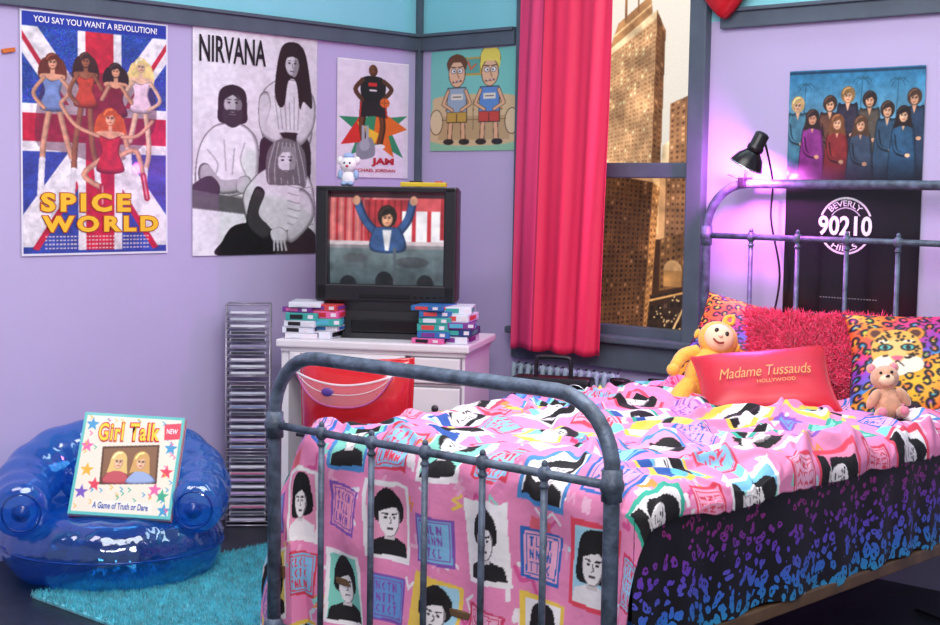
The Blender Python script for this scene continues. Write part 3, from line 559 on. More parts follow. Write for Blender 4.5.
def leocanvas(seed,face=False):
    c=Cv(50,50,3.8,'f0a030'); r=random.Random(seed); t=(c.X/50*.7+c.Y/50*1.0+.3*vn(c.X/9,c.Y/9,seed)+.1)%1.0*5
    cols=[hx(q) for q in ('f58a22','f7c02a','f2662c','e8337a','8a3fc0','2f90d0')]; cols=np.array(cols)
    i=np.floor(t).astype(int)%6; fr=(t-np.floor(t))[...,None]; c.a=cols[i]*(1-fr)+cols[(i+1)%6]*fr
    pts=[]
    for _ in range(3000):
        x,y=r.random()*50,r.random()*50
        if all((x-a)**2+(y-b)**2>12 for a,b in pts):
            pts.append((x,y)); a=r.random()*3; c.ell(x,y,2.0,1.5,'17101c',a); c.ell(x,y,.95,.65,r.choice(['e83c9a','2fb0d8','f7d23a','8fd048','8a4fd0','f58a22']),a)
            a=r.random()*6.28; c.line([(x,y),(x+1.9*math.cos(a),y+1.9*math.sin(a))],.6,cols[i[min(c.ny-1,int(y*3.8)),min(c.nx-1,int(x*3.8))]])
    for _ in range(350): c.ell(r.random()*50,r.random()*50,.42,.35,'17101c')
    if face:
        x,y=15,22; Es=c.ell
        for s_ in (-1,1): Es(x+s_*6.5,y-8.5,3,3.2,'d88a2a'); Es(x+s_*6.5,y-8.5,1.7,1.9,'5a2a20')
        Es(x,y,8.6,10.5,'eeb04c'); Es(x-4,y+6.5,4.8,4.2,'f4e6d0'); Es(x+4,y+6.5,4.8,4.2,'f4e6d0'); Es(x,y+9.5,3.6,3,'f4e6d0'); Es(x,y,3,6,'f2c476')
        for s_ in (-1,1): Es(x+s_*3.8,y-1.5,2.6,1.7,'17101c'); Es(x+s_*3.8,y-1.5,1.9,1.2,'58b8a8'); Es(x+s_*3.8,y-1.5,.8,1.1,'17101c'); Es(x+s_*4.2,y-4.4,2,.8,'f4e6d0')
        c.poly([(x-2,y+3),(x+2,y+3),(x,y+5.4)],'d8607c',True); c.line([(x,y+5),(x-2,y+7.6)],.5,'17101c'); c.line([(x,y+5),(x+2,y+7.6)],.5,'17101c')
        for k in range(70):
            a=r.random()*6.28; q=.45+.52*r.random(); xx,yy=x+8.4*q*math.cos(a),y+10.2*q*math.sin(a)
            if yy<y+4 and not (abs(yy-y+1.5)<2 and abs(xx-x)<6): Es(xx,yy,.7,.5,'2a1810',r.random()*3)
    c.blur(1); return c
pmm=vcmat('leopard_print_fabric',.6,bump=.1,bscale=120)
pillow('leopard_pillow',.46,.39,.15,orient((1.93,-.27,.79),math.radians(-66),math.radians(38),math.radians(-14)),pmm,leocanvas(3))
pillow('leopard_pillow.001',.5,.41,.16,orient((2.62,-.34,.795),math.radians(-60),math.radians(38),math.radians(2)),pmm,leocanvas(5,True))
redsat=mat('red_satin','cc1a32',.4,var=.08,scale=6,bump=.15,bscale=14,sheen=.2)
RW_,RH_,RT_=.44,.29,.11
RP=pillow('red_pillow',RW_,RH_,RT_,orient((2.235,-.665,.738),math.radians(-60),math.radians(50),math.radians(10)),redsat)
gold=mat('gold_thread','f0a05a',.5,var=.05)
def on_pillow(E,ob,w,h,t):
    for v in ob.data.vertices:
        u,vv=v.co.x/(w/2),v.co.y/(h/2); v.co.z=t/2*max(0,(1-u**4)*(1-vv**4))**.5*1.08+.006
a=text('embroidery_a','Madame Tussauds',RP,.0,.0,.29,.045,gold,M=1,off=-.006,shear=.35,sc=.95); on_pillow(RP,a,RW_,RH_,RT_)
a=text('embroidery_b','HOLLYWOOD',RP,.03,-.044,.12,.014,gold,M=1,off=.0); on_pillow(RP,a,RW_,RH_,RT_)
def fur(name,base,normals,n,ln,wd,m,M=None,parent=None,grav=.3,spread=.6,seed=1):
    R=np.random.RandomState(seed); B=base.reshape(-1,3); Nn=normals.reshape(-1,3); idx=R.randint(0,len(B),n)
    b0=B[idx]+R.randn(n,3)*wd*.8; d=Nn[idx]+R.randn(n,3)*spread; d/=np.linalg.norm(d,axis=1)[:,None]; l=ln*(.6+.6*R.rand(n,1))
    s=np.cross(d,R.randn(n,3)); s/=np.linalg.norm(s,axis=1)[:,None]+1e-9; s*=wd
    mid=b0+d*l*.55+s*0; tip=b0+d*l; tip[:,2]-=grav*l[:,0]; V=np.stack([b0-s,b0+s,mid+s*.8,mid-s*.8,tip],1).reshape(-1,3)
    me=bpy.data.meshes.new(name); k=np.arange(n)*5; f4=np.stack([k,k+1,k+2,k+3],1); f3=np.stack([k+3,k+2,k+4],1)
    me.from_pydata(V.tolist(),[],f4.tolist()+f3.tolist()); me.materials.append(m)
    o=bpy.data.objects.new(name,me); COL.objects.link(o)
    if M: o.matrix_world=M
    if parent: o.parent=parent
    return o
pinkfur=mat('pink_fur','ff3c78',.8,var=.12,scale=30,sheen=.4)
FM=orient((2.275,-.43,.80),math.radians(-58),math.radians(36),math.radians(-2))
E=pillow('furry_pillow',.46,.33,.15,FM,pinkfur)
f=pillow_pts(.46,.33,.15,60,60,1); nz=np.zeros_like(f); nz[...,0]=f[...,0]*1.6; nz[...,1]=f[...,1]*1.6; nz[...,2]=.8
fur('fur',f,nz,12000,.038,.0026,pinkfur,parent=E,grav=.15,spread=.4)

# ---------- plush toys ----------
yel=mat('plush_yellow','fdc24c',.9,var=.04,scale=40,bump=.4,bscale=160,sheen=.4); skin=mat('plush_face','fcd6b4',.8,var=.04); blk=mat('black_bead','121014',.2,var=0); wht=mat('white_felt','f1eef0',.8,var=.03)
gry=mat('grey_belly','d9d2c8',.6)
M=orient((1.975,-.615,.745),math.radians(-46),math.radians(24),math.radians(-22))@Matrix.Scale(1.12,4)
b=MB()
b.ell((0,0,0),(.060,.080,.052),yel); b.ell((0,-.01,.034),(.034,.036,.024),gry); b.ell((.0,.112,.005),(.060,.056,.05),yel); b.ell((0,.108,.032),(.046,.043,.032),skin)
for s_ in (-1,1):
    b.tube(catmull([(s_*.045,.05,.01),(s_*.08,.02,.02),(s_*.092,-.03,.035)],5),[.022,.022,.021,.021,.02,.02,.019,.019,.018,.018,.014],yel); b.ell((s_*.094,-.04,.038),.019,yel)
    b.tube(catmull([(s_*.03,-.055,.01),(s_*.045,-.1,.02),(s_*.05,-.14,.03)],5),[.030]*10+[.024],yel); b.ell((s_*.052,-.148,.042),(.027,.022,.034),yel)
    b.ell((s_*.064,.108,0),(.008,.016,.012),yel); b.ell((s_*.016,.118,.060),(.0065,.008,.005),blk)
b.ell((0,.104,.064),(.008,.006,.007),skin); b.tube([(-.016,.09,.058),(-.008,.084,.062),(0,.082,.063),(.008,.084,.062),(.016,.09,.058)],.0028,mat('mouth_red','9c3030'),6)
b.tube(catmull([(0,.162,0),(.0,.19,0),(.02,.20,0),(.024,.178,0),(.004,.176,0),(.002,.19,0)],5),.006,yel,8)
b.obj('alien_plush_toy',None,M)
lion=mat('plush_tan','e0a888',.9,var=.12,scale=40,bump=.4,bscale=160,sheen=.6); pk=mat('plush_pink','e58aa0',.9,var=.1)
M=orient((2.645,-.64,.73),math.radians(-52),math.radians(20),math.radians(6)); b=MB()
b.ell((0,-.01,0),(.042,.052,.036),lion); b.ell((0,.065,.01),(.043,.038,.036),lion); b.ell((0,.052,.038),(.024,.018,.018),skin); b.ell((0,.06,.056),(.007,.005,.005),blk)
for s_ in (-1,1):
    b.ell((s_*.034,.098,0),(.015,.016,.009),lion); b.ell((s_*.034,.098,.006),(.009,.01,.006),pk); b.ell((s_*.016,.074,.042),.005,blk)
    b.ell((s_*.045,.0,.025),(.015,.034,.015),lion,rot=(.4,0,s_*.6)); b.ell((s_*.032,-.05,.04),(.019,.018,.036),lion); b.ell((s_*.032,-.05,.07),(.013,.013,.008),pk)
b.obj('bear_plush_toy',None,M)

# ---------- clamp lamp ----------
lb=mat('lamp_black','17151a',.3,var=0); lw=mat('lamp_inner','efe6f2',.3,var=0); chrome=mat('chrome','c9ccd2',.2,.9,var=.05)
hot=mat('bulb_glow','f06cff',.3,var=0,emis=6)
LP=Vector((1.845,-.17,1.475)); ax_=Vector((-.5,-.12,-1)).normalized()
Q=(-ax_).to_track_quat('Z','Y').to_matrix().to_4x4(); M=Matrix.Translation(LP)@Q
b=MB(); b.lathe([(.062,-.035),(.058,-.025),(.046,0),(.03,.018),(.024,.026),(.022,.026)],lb,M=M); b.lathe([(.060,-.034),(.052,-.018),(.036,.003),(.02,.018),(.0,.02)],lw,M=M)
b.tube([(.061*math.cos(a),.061*math.sin(a),-.035) for a in np.linspace(0,6.283,33)[:-1]],.003,chrome,6,closed=True,M=M)
b.lathe([(.0,.098),(.016,.096),(.026,.089),(.026,.045),(.030,.042),(.030,.026),(.022,.022)],lb,M=M); b.ell((0,0,.0),(.02,.02,.026),hot,M=M)
b.tube(catmull([tuple(LP-ax_*.05),(1.82,-.12,1.475),(1.785,-.1,1.43),(1.77,-.085,1.40)],6),.006,chrome,8)
b.box((1.77,-.085,1.385),(.028,.06,.035),lb,.004); b.box((1.74,-.085,1.402),(.08,.028,.008),chrome,.002,rot=(0,.3,0)); b.box((1.73,-.085,1.372),(.07,.028,.008),chrome,.002,rot=(0,-.2,0))
b.tube(catmull([tuple(LP-ax_*.09),(1.885,-.12,1.48),(1.865,-.05,1.38),(1.86,-.045,1.25),(1.90,-.04,1.05),(1.87,-.04,.85),(1.86,-.05,.7)],8),.004,lb,8)
b.obj('clamp_lamp')
def light(name,typ,loc,e,col,size=.1,rot=None,sy=None,soft=None):
    l=bpy.data.lights.new(name,typ); l.energy=e; l.color=col
    if typ=='AREA': l.size=size; 
    if sy: l.shape='RECTANGLE'; l.size_y=sy
    if typ in('POINT','SPOT'): l.shadow_soft_size=size
    o=bpy.data.objects.new(name,l); COL.objects.link(o); o.location=loc
    if rot: o.rotation_euler=rot
    return o
light('lamp_bulb_light','POINT',tuple(LP+ax_*.05),20,(.85,.15,.85),.03)
light('ceiling_light_a','AREA',(2.6,-2.3,3.05),84,(1,.97,.96),1.9,(0,0,0),1.9)
light('ceiling_light_b','AREA',(4.6,-4.4,3.0),108,(1,.96,.95),1.4,(math.radians(38),0,math.radians(45)),1.0)
light('ceiling_light_c','AREA',(.9,-3.4,3.05),24,(1,.84,.95),1.0,(0,0,0),1.0)
light('cove_light','AREA',(2.0,-.35,3.0),14,(.75,.95,1),2.5,(math.radians(-25),0,0),.3)
w=bpy.data.worlds.new('world'); S.world=w; w.use_nodes=True; w.node_tree.nodes['Background'].inputs[0].default_value=(.82,.84,.93,1); w.node_tree.nodes['Background'].inputs[1].default_value=.5

# heart ornament hung over the wall trim
redp=mat('red_gloss','c8141e',.3,var=.03); b=MB(); V=[];F_=[]; n=48
hpts=[(16*math.sin(t)**3/16*.06+.055*math.sin(t),(13*math.cos(t)-2.6*math.cos(2*t)-.3*math.cos(3*t))/16*.125) for t in np.linspace(0,2*math.pi,n,endpoint=False)]
rings=[(1,0),(.97,.018),(.85,.032),(.6,.042),(.3,.047),(.02,.048)]
for sc,dz in rings:
    for (x,y) in hpts: V.append((1.635+x*sc,-.042-dz,2.105+y*sc))
for i in range(len(rings)-1):
    for k in range(n): F_.append([i*n+k,i*n+(k+1)%n,(i+1)*n+(k+1)%n,(i+1)*n+k])
F_.append(list(range(n))[::-1]); b.raw(V,F_,redp,True); b.tube([(1.635,-.045,2.17),(1.635,-.03,2.3),(1.635,-.004,2.4)],.002,redp,6); b.obj('heart_wall_ornament')

# ---------- desk ----------
DM=Rz(math.radians(31),(.5205,-.6725,0)); dw=mat('white_paint','e9e6ea',.45,var=.03,scale=4); dk=mat('knob_dark','3a3236',.35,var=0); gap=mat('gap_grey','8c8890',.8,var=0)
D=empty('desk',DM); Wd,Dd=.76,.53
b=MB(); b.box((0,0,.745),(Wd,Dd,.03),dw,.007); b.box((0,0,.722),(Wd-.03,Dd-.03,.018),dw,.003); b.obj('desk_top',D)
b=MB(); cxw=.21; rx=Wd/2-.02-cxw/2
b.box((rx,0,.37),(cxw,Dd-.05,.70),dw,.003); b.box((-Wd/2+.03,0,.36),(.03,Dd-.05,.72),dw,.003); b.box((-.1,Dd/2-.05,.5),(Wd-.25,.015,.4),dw,.002)
b.box((rx,0,.02),(cxw+.015,Dd-.035,.04),dw,.004); b.obj('carcass',D)
b=MB(); yf=-Dd/2+.025
b.box((-.1,yf,.67),(Wd-.3,.02,.085),dw,.004)
for (x,z,w_,h_) in ((rx,.66,cxw-.03,.095),(rx,.52,cxw-.03,.15),(rx,.35,cxw-.03,.15),(rx,.17,cxw-.03,.17),(-.1,.67,Wd-.34,.065)):
    b.box((x,yf-.004,z),(w_+.008,.006,h_+.008),gap); b.box((x,yf-.012,z),(w_,.018,h_),dw,.005); b.cyl((x,yf-.02,z),(x,yf-.034,z),.007,dk,M=None); b.ell((x,yf-.038,z),(.014,.010,.014),dk)
b.obj('drawers',D)
# ---------- tv ----------
TM=Rz(math.radians(34),(.578,-.745,.76)); tvb=mat('tv_plastic','1d1d22',.35,var=.06); tvd=mat('tv_dark','111115',.25,var=0)
TV=empty('television',TM); b=MB(); w_,h_=.555,.445; zb=.145
ow,oh=.455,.358; zc=zb+h_/2+.022
b.box((-(w_/2+ow/2)/2,0,zb+h_/2),((w_-ow)/2,.07,h_),tvb,.008); b.box(((w_/2+ow/2)/2,0,zb+h_/2),((w_-ow)/2,.07,h_),tvb,.008)
top=zb+h_; st=zc+oh/2; sb=zc-oh/2
b.box((0,0,(top+st)/2),(w_-.01,.07,top-st),tvb,.004); b.box((0,0,(zb+sb)/2),(w_-.01,.07,sb-zb),tvb,.006)
b.box((0,-.037,zb+.022),(.2,.006,.014),tvd,.001); 
for k in range(5): b.box((.12+.025*k,-.037,zb+.022),(.014,.006,.008),tvd,.001)
b.box((0,.03,zc),(ow+.01,.02,oh+.01),tvd)
b.obj('bezel',TV)
b=MB(); sec=[(.03,.0,.0),(.12,.005,.01),(.22,.08,.06),(.32,.15,.11)]; V=[];F_=[]
for (y,ix,iz) in sec:
    x=w_/2-.004-ix; z0=zb+.004+iz*.4; z1=top-.004-iz; V+=[(-x,y,z0),(x,y,z0),(x,y,z1),(-x,y,z1)]
for i in range(3):
    for k in range(4): F_.append([i*4+k,i*4+(k+1)%4,(i+1)*4+(k+1)%4,(i+1)*4+k])
F_.append([12,13,14,15]); b.raw(V,F_,tvb)
for k in range(6): b.box((0,.14+.012*k,top-.018-.006*k),(.28-.01*k,.005,.004),tvd)
b.obj('housing',TV)
b=MB(); V=[];F_=[]
for (z,x,y0,y1) in ((zb+.004,.25,-.02,.22),(.105,.17,.0,.22),(.03,.16,-.01,.22),(.0,.175,-.03,.22)): V+=[(-x,y0,z),(x,y0,z),(x,y1,z),(-x,y1,z)]
for i in range(3):
    for k in range(4): F_.append([i*4+k,i*4+(k+1)%4,(i+1)*4+(k+1)%4,(i+1)*4+k])
F_.append([12,13,14,15]); b.raw(V,F_,tvb); b.box((0,-.012,.05),(.27,.02,.05),tvd,.004); b.obj('pedestal',TV)
c=Cv(125,98,2.4,'40444c'); t=np.clip((c.Y-50)/48,0,1)[...,None]; c.a[:]=np.array(hx('75848a'))*(1-t)+np.array(hx('46545a'))*t
c.rect(0,0,125,8,'3a1e28'); c.rect(0,6,125,52,'c96b72')
for k in range(11): c.rect(2+k*4.6,6,4.4+k*4.6,54,'b3262e' if k%2 else 'e8827c')
c.rect(38,8,90,54,'b4323c'); c.rect(78,20,124,54,'f8f2fa'); c.rect(90,6,94,54,'c8303c'); c.rect(106,8,110,54,'c8303c'); c.rect(120,6,125,50,'a82a34'); c.rect(94,6,120,20,'d4555c')
for k in range(6): c.rect(42+k*7,8,44+k*7,50,'8c2028')
c.rect(0,52,125,57,'d8c6cd'); c.rect(0,56,125,60,'8f8a92')
for q,e in (([(50,42),(38,28),(30,10)],(29,9)),([(76,42),(86,28),(90,10)],(91,9))): c.line(q,9,'1c3058',True); c.line([(a-1,b_) for a,b_ in q],6,'35568c',True); c.ell(e[0],e[1],4.2,5,'d89c80')
c.shade([(48,40),(56,37),(70,37),(79,41),(82,62),(46,62)],'35568c','16284a',.88); c.poly([(58,40),(68,40),(65,62),(61,62)],'e8e4ea'); c.head(63,27,9.5,'d89c7c','231612')
c.ell(28,70,14,5,'5a6066'); c.ell(90,74,18,6,'4c5258'); c.rect(70,58,73,98,'505860'); c.rect(10,78,60,80,'59626a'); c.ell(60,96,10,12,'22262c'); c.ell(104,97,9,10,'22262c'); c.ell(20,98,9,9,'22262c'); c.tone(.3,10,61); c.blur(3); c.noise(.015)
P=np.zeros((c.ny,c.nx,3)); uu=c.X/125*2-1; vv=1-c.Y/98*2; P[...,0]=uu*ow/2; P[...,2]=zc+vv*oh/2; P[...,1]=-.012+.022*(uu**2+vv**2)*.5
gridmesh('screen',P,c.a,vcmat('tv_glow',.12,emis=.95,base=0),True,TV)
b=MB(); M=TM@Matrix.Translation((-.17,.06,zb+h_)); bl=mat('figurine_blue','9ab8dc',.5); 
b.ell((0,0,.03),(.028,.022,.03),wht,M=M); b.ell((0,0,.085),(.034,.03,.032),wht,M=M)
for s_ in(-1,1): b.ell((s_*.034,0,.1),(.013,.012,.016),wht,M=M); b.ell((s_*.032,-.005,.045),(.011,.011,.02),bl,M=M); b.ell((s_*.014,-.02,.01),(.013,.02,.01),bl,M=M); b.ell((s_*.011,-.027,.09),(.004,.003,.005),blk,M=M)
b.ell((0,-.028,.078),(.006,.005,.005),mat('nose_red','c03030'),M=M); b.ell((.0,0,.118),(.022,.02,.012),bl,M=M); b.obj('toy_figurine')
b=MB(); M=TM@Matrix.Translation((.14,.01,zb+h_+.01)); b.box((0,0,0),(.18,.03,.018),mat('pencil_case_yellow','d8bc2a',.4),.004,M=M); b.box((-.03,0,.01),(.05,.025,.008),tvd,.002,M=M); b.box((.06,0,.01),(.03,.02,.006),redp,.001,M=M); b.obj('pencil_case')

# video tapes
tc=['1c1c22','e8e2ea','2d6fb0','c82a3a','1c1c22','3aa8a0','7a3a8f','e0e6f0','d84a4a','223a7a','e86aa8','50b0c8']
def tapes(name,lx,ly,n,seed):
    b=MB(); r=random.Random(seed); z=.761
    for row in range(2):
        z=.761
        for k in range(n-row*1):
            h=r.choice([.02,.024,.028]); a=r.uniform(-.18,.18)+math.radians(31); p_=DM@Vector((lx+r.uniform(-.012,.012)+row*.085-.04,ly+r.uniform(-.012,.012)+row*.02,0))
            M=Matrix.Translation((p_.x,p_.y,z+h/2))@Matrix.Rotation(a,4,'Z'); key=r.choice(tc); m1=mat('tape_'+key,key,.4,var=.05); k2=r.choice(tc); m2=mat('tape_'+k2,k2,.4,var=.05)
            b.box((0,0,0),(.105 if row else .125,.185,h),m1,.002,M=M); b.box((-.02,-.0932,0),(.05,.002,h*.6),m2,M=M); b.box((.035,-.0932,0),(.02,.002,h*.5),mat('tape_e8e2ea','e8e2ea'),M=M)
            b.box((.0635 if not row else .0535,-.02,0),(.002,.1,h*.55),m2,M=M); z+=h+.0008
    return b.obj(name)
tapes('video_tape_stack',-.26,-.13,6,1); tapes('video_tape_stack.001',.27,-.15,6,2)

# ---------- cd rack ----------
b=MB(); wire=mat('wire_metal','a8a4b2',.3,.4,var=.1); RM=Rz(math.radians(48),(.125,-1.06,0)); Hh=.88
for x in (-.085,.085):
    for y in (-.06,.06): b.cyl((x,y,0),(x,y,Hh),.0035,wire,8,M=RM)
for z in (.006,.3,.6,Hh):
    b.tube([(-.085,-.06,z),(.085,-.06,z),(.085,.06,z),(-.085,.06,z)],.0035,wire,8,closed=True,M=RM)
z=.03;k=0; cdm=[mat('cd_%d'%i,h,.2,var=.05,coat=.5) for i,h in enumerate(['4b4b58','d9e0e8','c8d0e0','8a98c0','c87a9a','3b3b46','9a94b8','c0a0d8','e8e8f4','c8c0d8'])]
jw=mat('jewel_case','dfe5f0',.12,var=0,alpha=.5,coat=1)
while z<Hh-.02:
    for s_ in (-1,1): b.cyl((s_*.085,-.06,z-.008),(s_*.085,.06,z-.008),.0022,wire,6,M=RM)
    b.cyl((-.085,-.062,z-.008),(.085,-.062,z-.008),.0022,wire,6,M=RM)
    if z<.86 and k%11!=10:
        dy=random.uniform(-.006,.006); b.box((0,dy,z),(.142,.125,.0104),jw,.001,M=RM); b.box((0,dy-.0632,z),(.13,.001,.008),random.choice(cdm),M=RM); b.box((0,dy,z),(.132,.12,.005),random.choice(cdm),M=RM)
    z+=.0265;k+=1
b.obj('cd_rack')

# ---------- inflatable chair ----------
def vinyl():
    m=bpy.data.materials.new('blue_vinyl'); m.use_nodes=True; nt=m.node_tree; bs=nt.nodes['Principled BSDF']; out=nt.nodes['Material Output']
    bs.inputs['Base Color'].default_value=L4('0562c8'); bs.inputs['Roughness'].default_value=.05; bs.inputs['Coat Weight'].default_value=1; bs.inputs['Specular IOR Level'].default_value=.9
    tr=nt.nodes.new('ShaderNodeBsdfTransparent'); tr.inputs[0].default_value=(.32,.72,1,1); lw_=nt.nodes.new('ShaderNodeLayerWeight'); lw_.inputs['Blend'].default_value=.22
    mr=nt.nodes.new('ShaderNodeMapRange'); mr.inputs['To Min'].default_value=.10; mr.inputs['To Max'].default_value=.95; nt.links.new(lw_.outputs['Facing'],mr.inputs['Value'])
    tc=nt.nodes.new('ShaderNodeTexCoord'); n=nt.nodes.new('ShaderNodeTexNoise'); n.inputs['Scale'].default_value=10; nt.links.new(tc.outputs['Object'],n.inputs['Vector'])
    bp=nt.nodes.new('ShaderNodeBump'); bp.inputs['Strength'].default_value=.6; bp.inputs['Distance'].default_value=.02; nt.links.new(n.outputs['Fac'],bp.inputs['Height']); nt.links.new(bp.outputs['Normal'],bs.inputs['Normal'])
    gl=nt.nodes.new('ShaderNodeBsdfGlossy'); gl.inputs['Roughness'].default_value=.06; gl.inputs['Color'].default_value=(.8,.92,1,1); nt.links.new(bp.outputs['Normal'],gl.inputs['Normal'])
    mx=nt.nodes.new('ShaderNodeMixShader'); nt.links.new(mr.outputs['Result'],mx.inputs[0]); nt.links.new(tr.outputs[0],mx.inputs[1]); nt.links.new(bs.outputs[0],mx.inputs[2])
    m2=nt.nodes.new('ShaderNodeMixShader'); m2.inputs[0].default_value=.10; nt.links.new(mx.outputs[0],m2.inputs[1]); nt.links.new(gl.outputs[0],m2.inputs[2]); nt.links.new(m2.outputs[0],out.inputs['Surface']); return m
vin=vinyl(); vin2=mat('blue_vinyl_seam','0a3f98',.15,var=0,alpha=.85)
CM=Rz(math.radians(52),(.42,-1.885,0)); CH=empty('inflatable_chair',CM); b=MB()
NR=80; aa=np.linspace(0,2*math.pi,NR,endpoint=False)
b.tube([(.258*math.cos(a),.240*math.sin(a),.122) for a in aa],[.116+.004*math.sin(14*a) for a in aa],vin,32,closed=True)
b.obj('base_ring',CH); b=MB()
path=catmull([(-.275,-.25,.27),(-.295,-.1,.285),(-.287,.07,.325),(-.185,.21,.38),(0,.25,.40),(.185,.21,.38),(.287,.07,.325),(.295,-.1,.285),(.275,-.25,.27)],10)
n=len(path); rr=[]
L=[0]
for i in range(1,n): L.append(L[-1]+(path[i]-path[i-1]).length)
for i in range(n):
    e=min(L[i],L[-1]-L[i]); base=.09+.018*math.sin(math.pi*L[i]/L[-1])+.003*math.sin(L[i]*55); rr.append(base*math.sqrt(max(.02,1-(1-min(e/.05,1))**2)) )
b.tube(path,rr,vin,32); b.obj('arms_and_back',CH)
b=MB(); b.ell((0,-.03,.205),(.235,.23,.06),vin,u=36,v=20); b.ell((0,.13,.3),(.195,.075,.11),vin,u=32,v=18)
b.tube([(.14*math.cos(a),-.03+.14*math.sin(a),.258) for a in np.linspace(0,6.283,40)[:-1]],.004,vin2,8,closed=True)
b.tube([(.374*math.cos(a),.356*math.sin(a),.122) for a in np.linspace(0,6.283,60)[:-1]],.004,vin2,8,closed=True)
for s_ in (-1,1):
    Mv=Matrix.Translation((s_*.275,-.252,.27))@Matrix.Rotation(math.pi/2,4,'X'); b.lathe([(0,.008),(.014,.008),(.018,.0),(.03,-.002)],vin2,16,M=Mv); b.tube([(.062*math.cos(a),.062*math.sin(a),-.012) for a in np.linspace(0,6.283,32)[:-1]],.0035,vin2,8,closed=True,M=Mv)
b.obj('seat_cushion',CH)

# board game box
c=Cv(104,102,2.6,'f0e6d2'); c.rect(0,0,104,102,'5fc4c0'); c.poly([(3,3),(101,3),(101,99),(3,99)],'f3ead6')
r=random.Random(5)
for (x,y,cc) in ((8,34,'e86aa8'),(94,32,'3f9fd0'),(12,58,'f0b83a'),(93,56,'e8445c'),(10,80,'7a58c0'),(92,80,'3fb08a'),(10,12,'3f9fd0'),(22,72,'e8445c'),(84,74,'e86aa8'),(96,94,'3f9fd0')):
    s_=1.35; c.poly([(x+s_*(5.5 if k%2==0 else 2.3)*math.cos(k*math.pi/5-1.57),y+s_*(5.5 if k%2==0 else 2.3)*math.sin(k*math.pi/5-1.57)) for k in range(10)],cc)
for _ in range(40):
    x,y=r.choice([(r.uniform(4,20),r.uniform(5,97)),(r.uniform(86,100),r.uniform(5,97)),(r.uniform(5,98),r.uniform(3,7)),(r.uniform(20,80),r.uniform(72,84))]); c.line([(x,y),(x+3,y+2),(x+1,y+4)],.9,r.choice(['e86aa8','3f9fd0','f0b83a','3fb08a']))
c.poly([(24,34),(82,29),(85,68),(27,72)],'5a3a24'); c.poly([(26,36),(80,31),(83,66),(29,70)],'8a6242')
c.shade([(30,70),(33,60),(42,56),(53,60),(56,69)],'c8565e','7a2a34',.85); c.shade([(54,69),(58,60),(66,55),(78,60),(82,67)],'9fb4dc','5a6a98',.85)
c.head(43,48,7.6,'eebd98','e8c878',1.6); c.head(66,47,7.6,'eebd98','d9a860',1.6)
c.poly([(84,8),(101,6),(102,22),(86,24)],'e8445c'); c.rect(22,87,84,97,'f7f0e2'); c.blur(1)
GM=orient((.56,-1.925,.405),math.radians(-46),math.radians(30),math.radians(-3)); GB=empty('board_game_box',GM)
b=MB(); b.box((0,0,-.027),(.34,.36,.05),mat('box_side','e9e3da',.5),.002); b.box((0,0,-.03),(.342,.362,.012),mat('box_band','d8577a',.5),.001); b.obj('box_body',GB)
fl=flat('box_lid_print',c,.34,.36,Matrix.Translation((-.17,.18,-.001)),vcmat('box_print',.3,coat=.3),0,GB)
for dz,cc,of in ((.002,'d8303a',.07),(.0032,'f7d83a',.02)): text('title','Girl Talk',fl,49,18,62,17,plain('ink_'+cc,cc),z=dz,off=of,rot=.05,sc=1.12)
text('caption','A Game of Truth or Dare',fl,52,92,56,6,plain('ink_blue','2a58b0'),z=.002,off=.015); text('caption_b','NEW',fl,93,15,11,5,plain('ink_white',''),z=.002,off=.02)

# ---------- rug ----------
rugm=mat('teal_shag','46c0d2',.9,var=.2,scale=30,sheen=.5); RG=empty('shag_rug',Matrix.Translation((1.13,-1.74,0)))
RW,RH=1.26,1.02
b=MB(); b.box((0,0,.006),(RW,RH,.012),rugm,.004); b.obj('backing',RG)
n=70000; g=np.stack([RNG.rand(n)*RW-RW/2,RNG.rand(n)*RH-RH/2,np.full(n,.008)],-1); nn=np.zeros_like(g); nn[:,2]=1
fur('pile',g,nn,n,.022,.0017,rugm,parent=RG,grav=0,spread=.4,seed=3)

# ---------- red chair ----------
redv=mat('red_vinyl','d31a26',.15,var=.05,coat=1,bump=.2,bscale=9); KM=Rz(math.radians(30),(.93,-1.15,0)); K=empty('red_chair',KM)
nu,nv=60,44; u,v=np.meshgrid(np.linspace(-1,1,nu),np.linspace(-1,1,nv))
for side,nm in ((1,'backrest_rear'),(-1,'backrest_front')):
    hw=.20*(1-.05*(v+1)/2); th=.045*np.clip((1-u**6)*(1-v**6),0,1)**.5*(1+.25*np.cos(v*3.0))
    P=np.stack([side*u*hw,-.215-side*th+.03*u*u,.61-v*.145+.012*u**2*(v<0)*(-v)],-1); gridmesh(nm,P,None,redv,True,K)
b=MB(); rim=[]
for (uu,vv_) in [(a,-1) for a in np.linspace(-1,1,14)]+[(1,a) for a in np.linspace(-1,1,10)[1:]]+[(a,1) for a in np.linspace(1,-1,14)[1:]]+[(-1,a) for a in np.linspace(1,-1,10)[1:-1]]:
    rim.append((uu*.20*(1-.05*(vv_+1)/2),-.215+.03*uu*uu,.61-vv_*.145+.012*uu**2*(1 if vv_<0 else 0)*(-vv_)))
b.tube(rim,.006,redv,8,closed=True)
b.box((0,0,.445),(.38,.36,.05),redv,.022,seg=4)
b.tube([(-.19,-.262,.50),(-.1,-.268,.492),(.1,-.268,.492),(.19,-.262,.50)],.006,lb,8)
for sx_ in (-1,1):
    b.tube([(sx_*.15,-.17,.42),(sx_*.15,-.2,.5),(sx_*.15,-.215,.66)],.009,chrome,8)
    b.tube(catmull([(sx_*.17,-.2,0),(sx_*.15,-.15,.40),(sx_*.12,.0,.415),(sx_*.15,.14,.40),(sx_*.17,.2,0)],8),.010,chrome,10)
    b.ell((sx_*.17,-.2,.008),.013,lb); b.ell((sx_*.17,.2,.008),.013,lb)
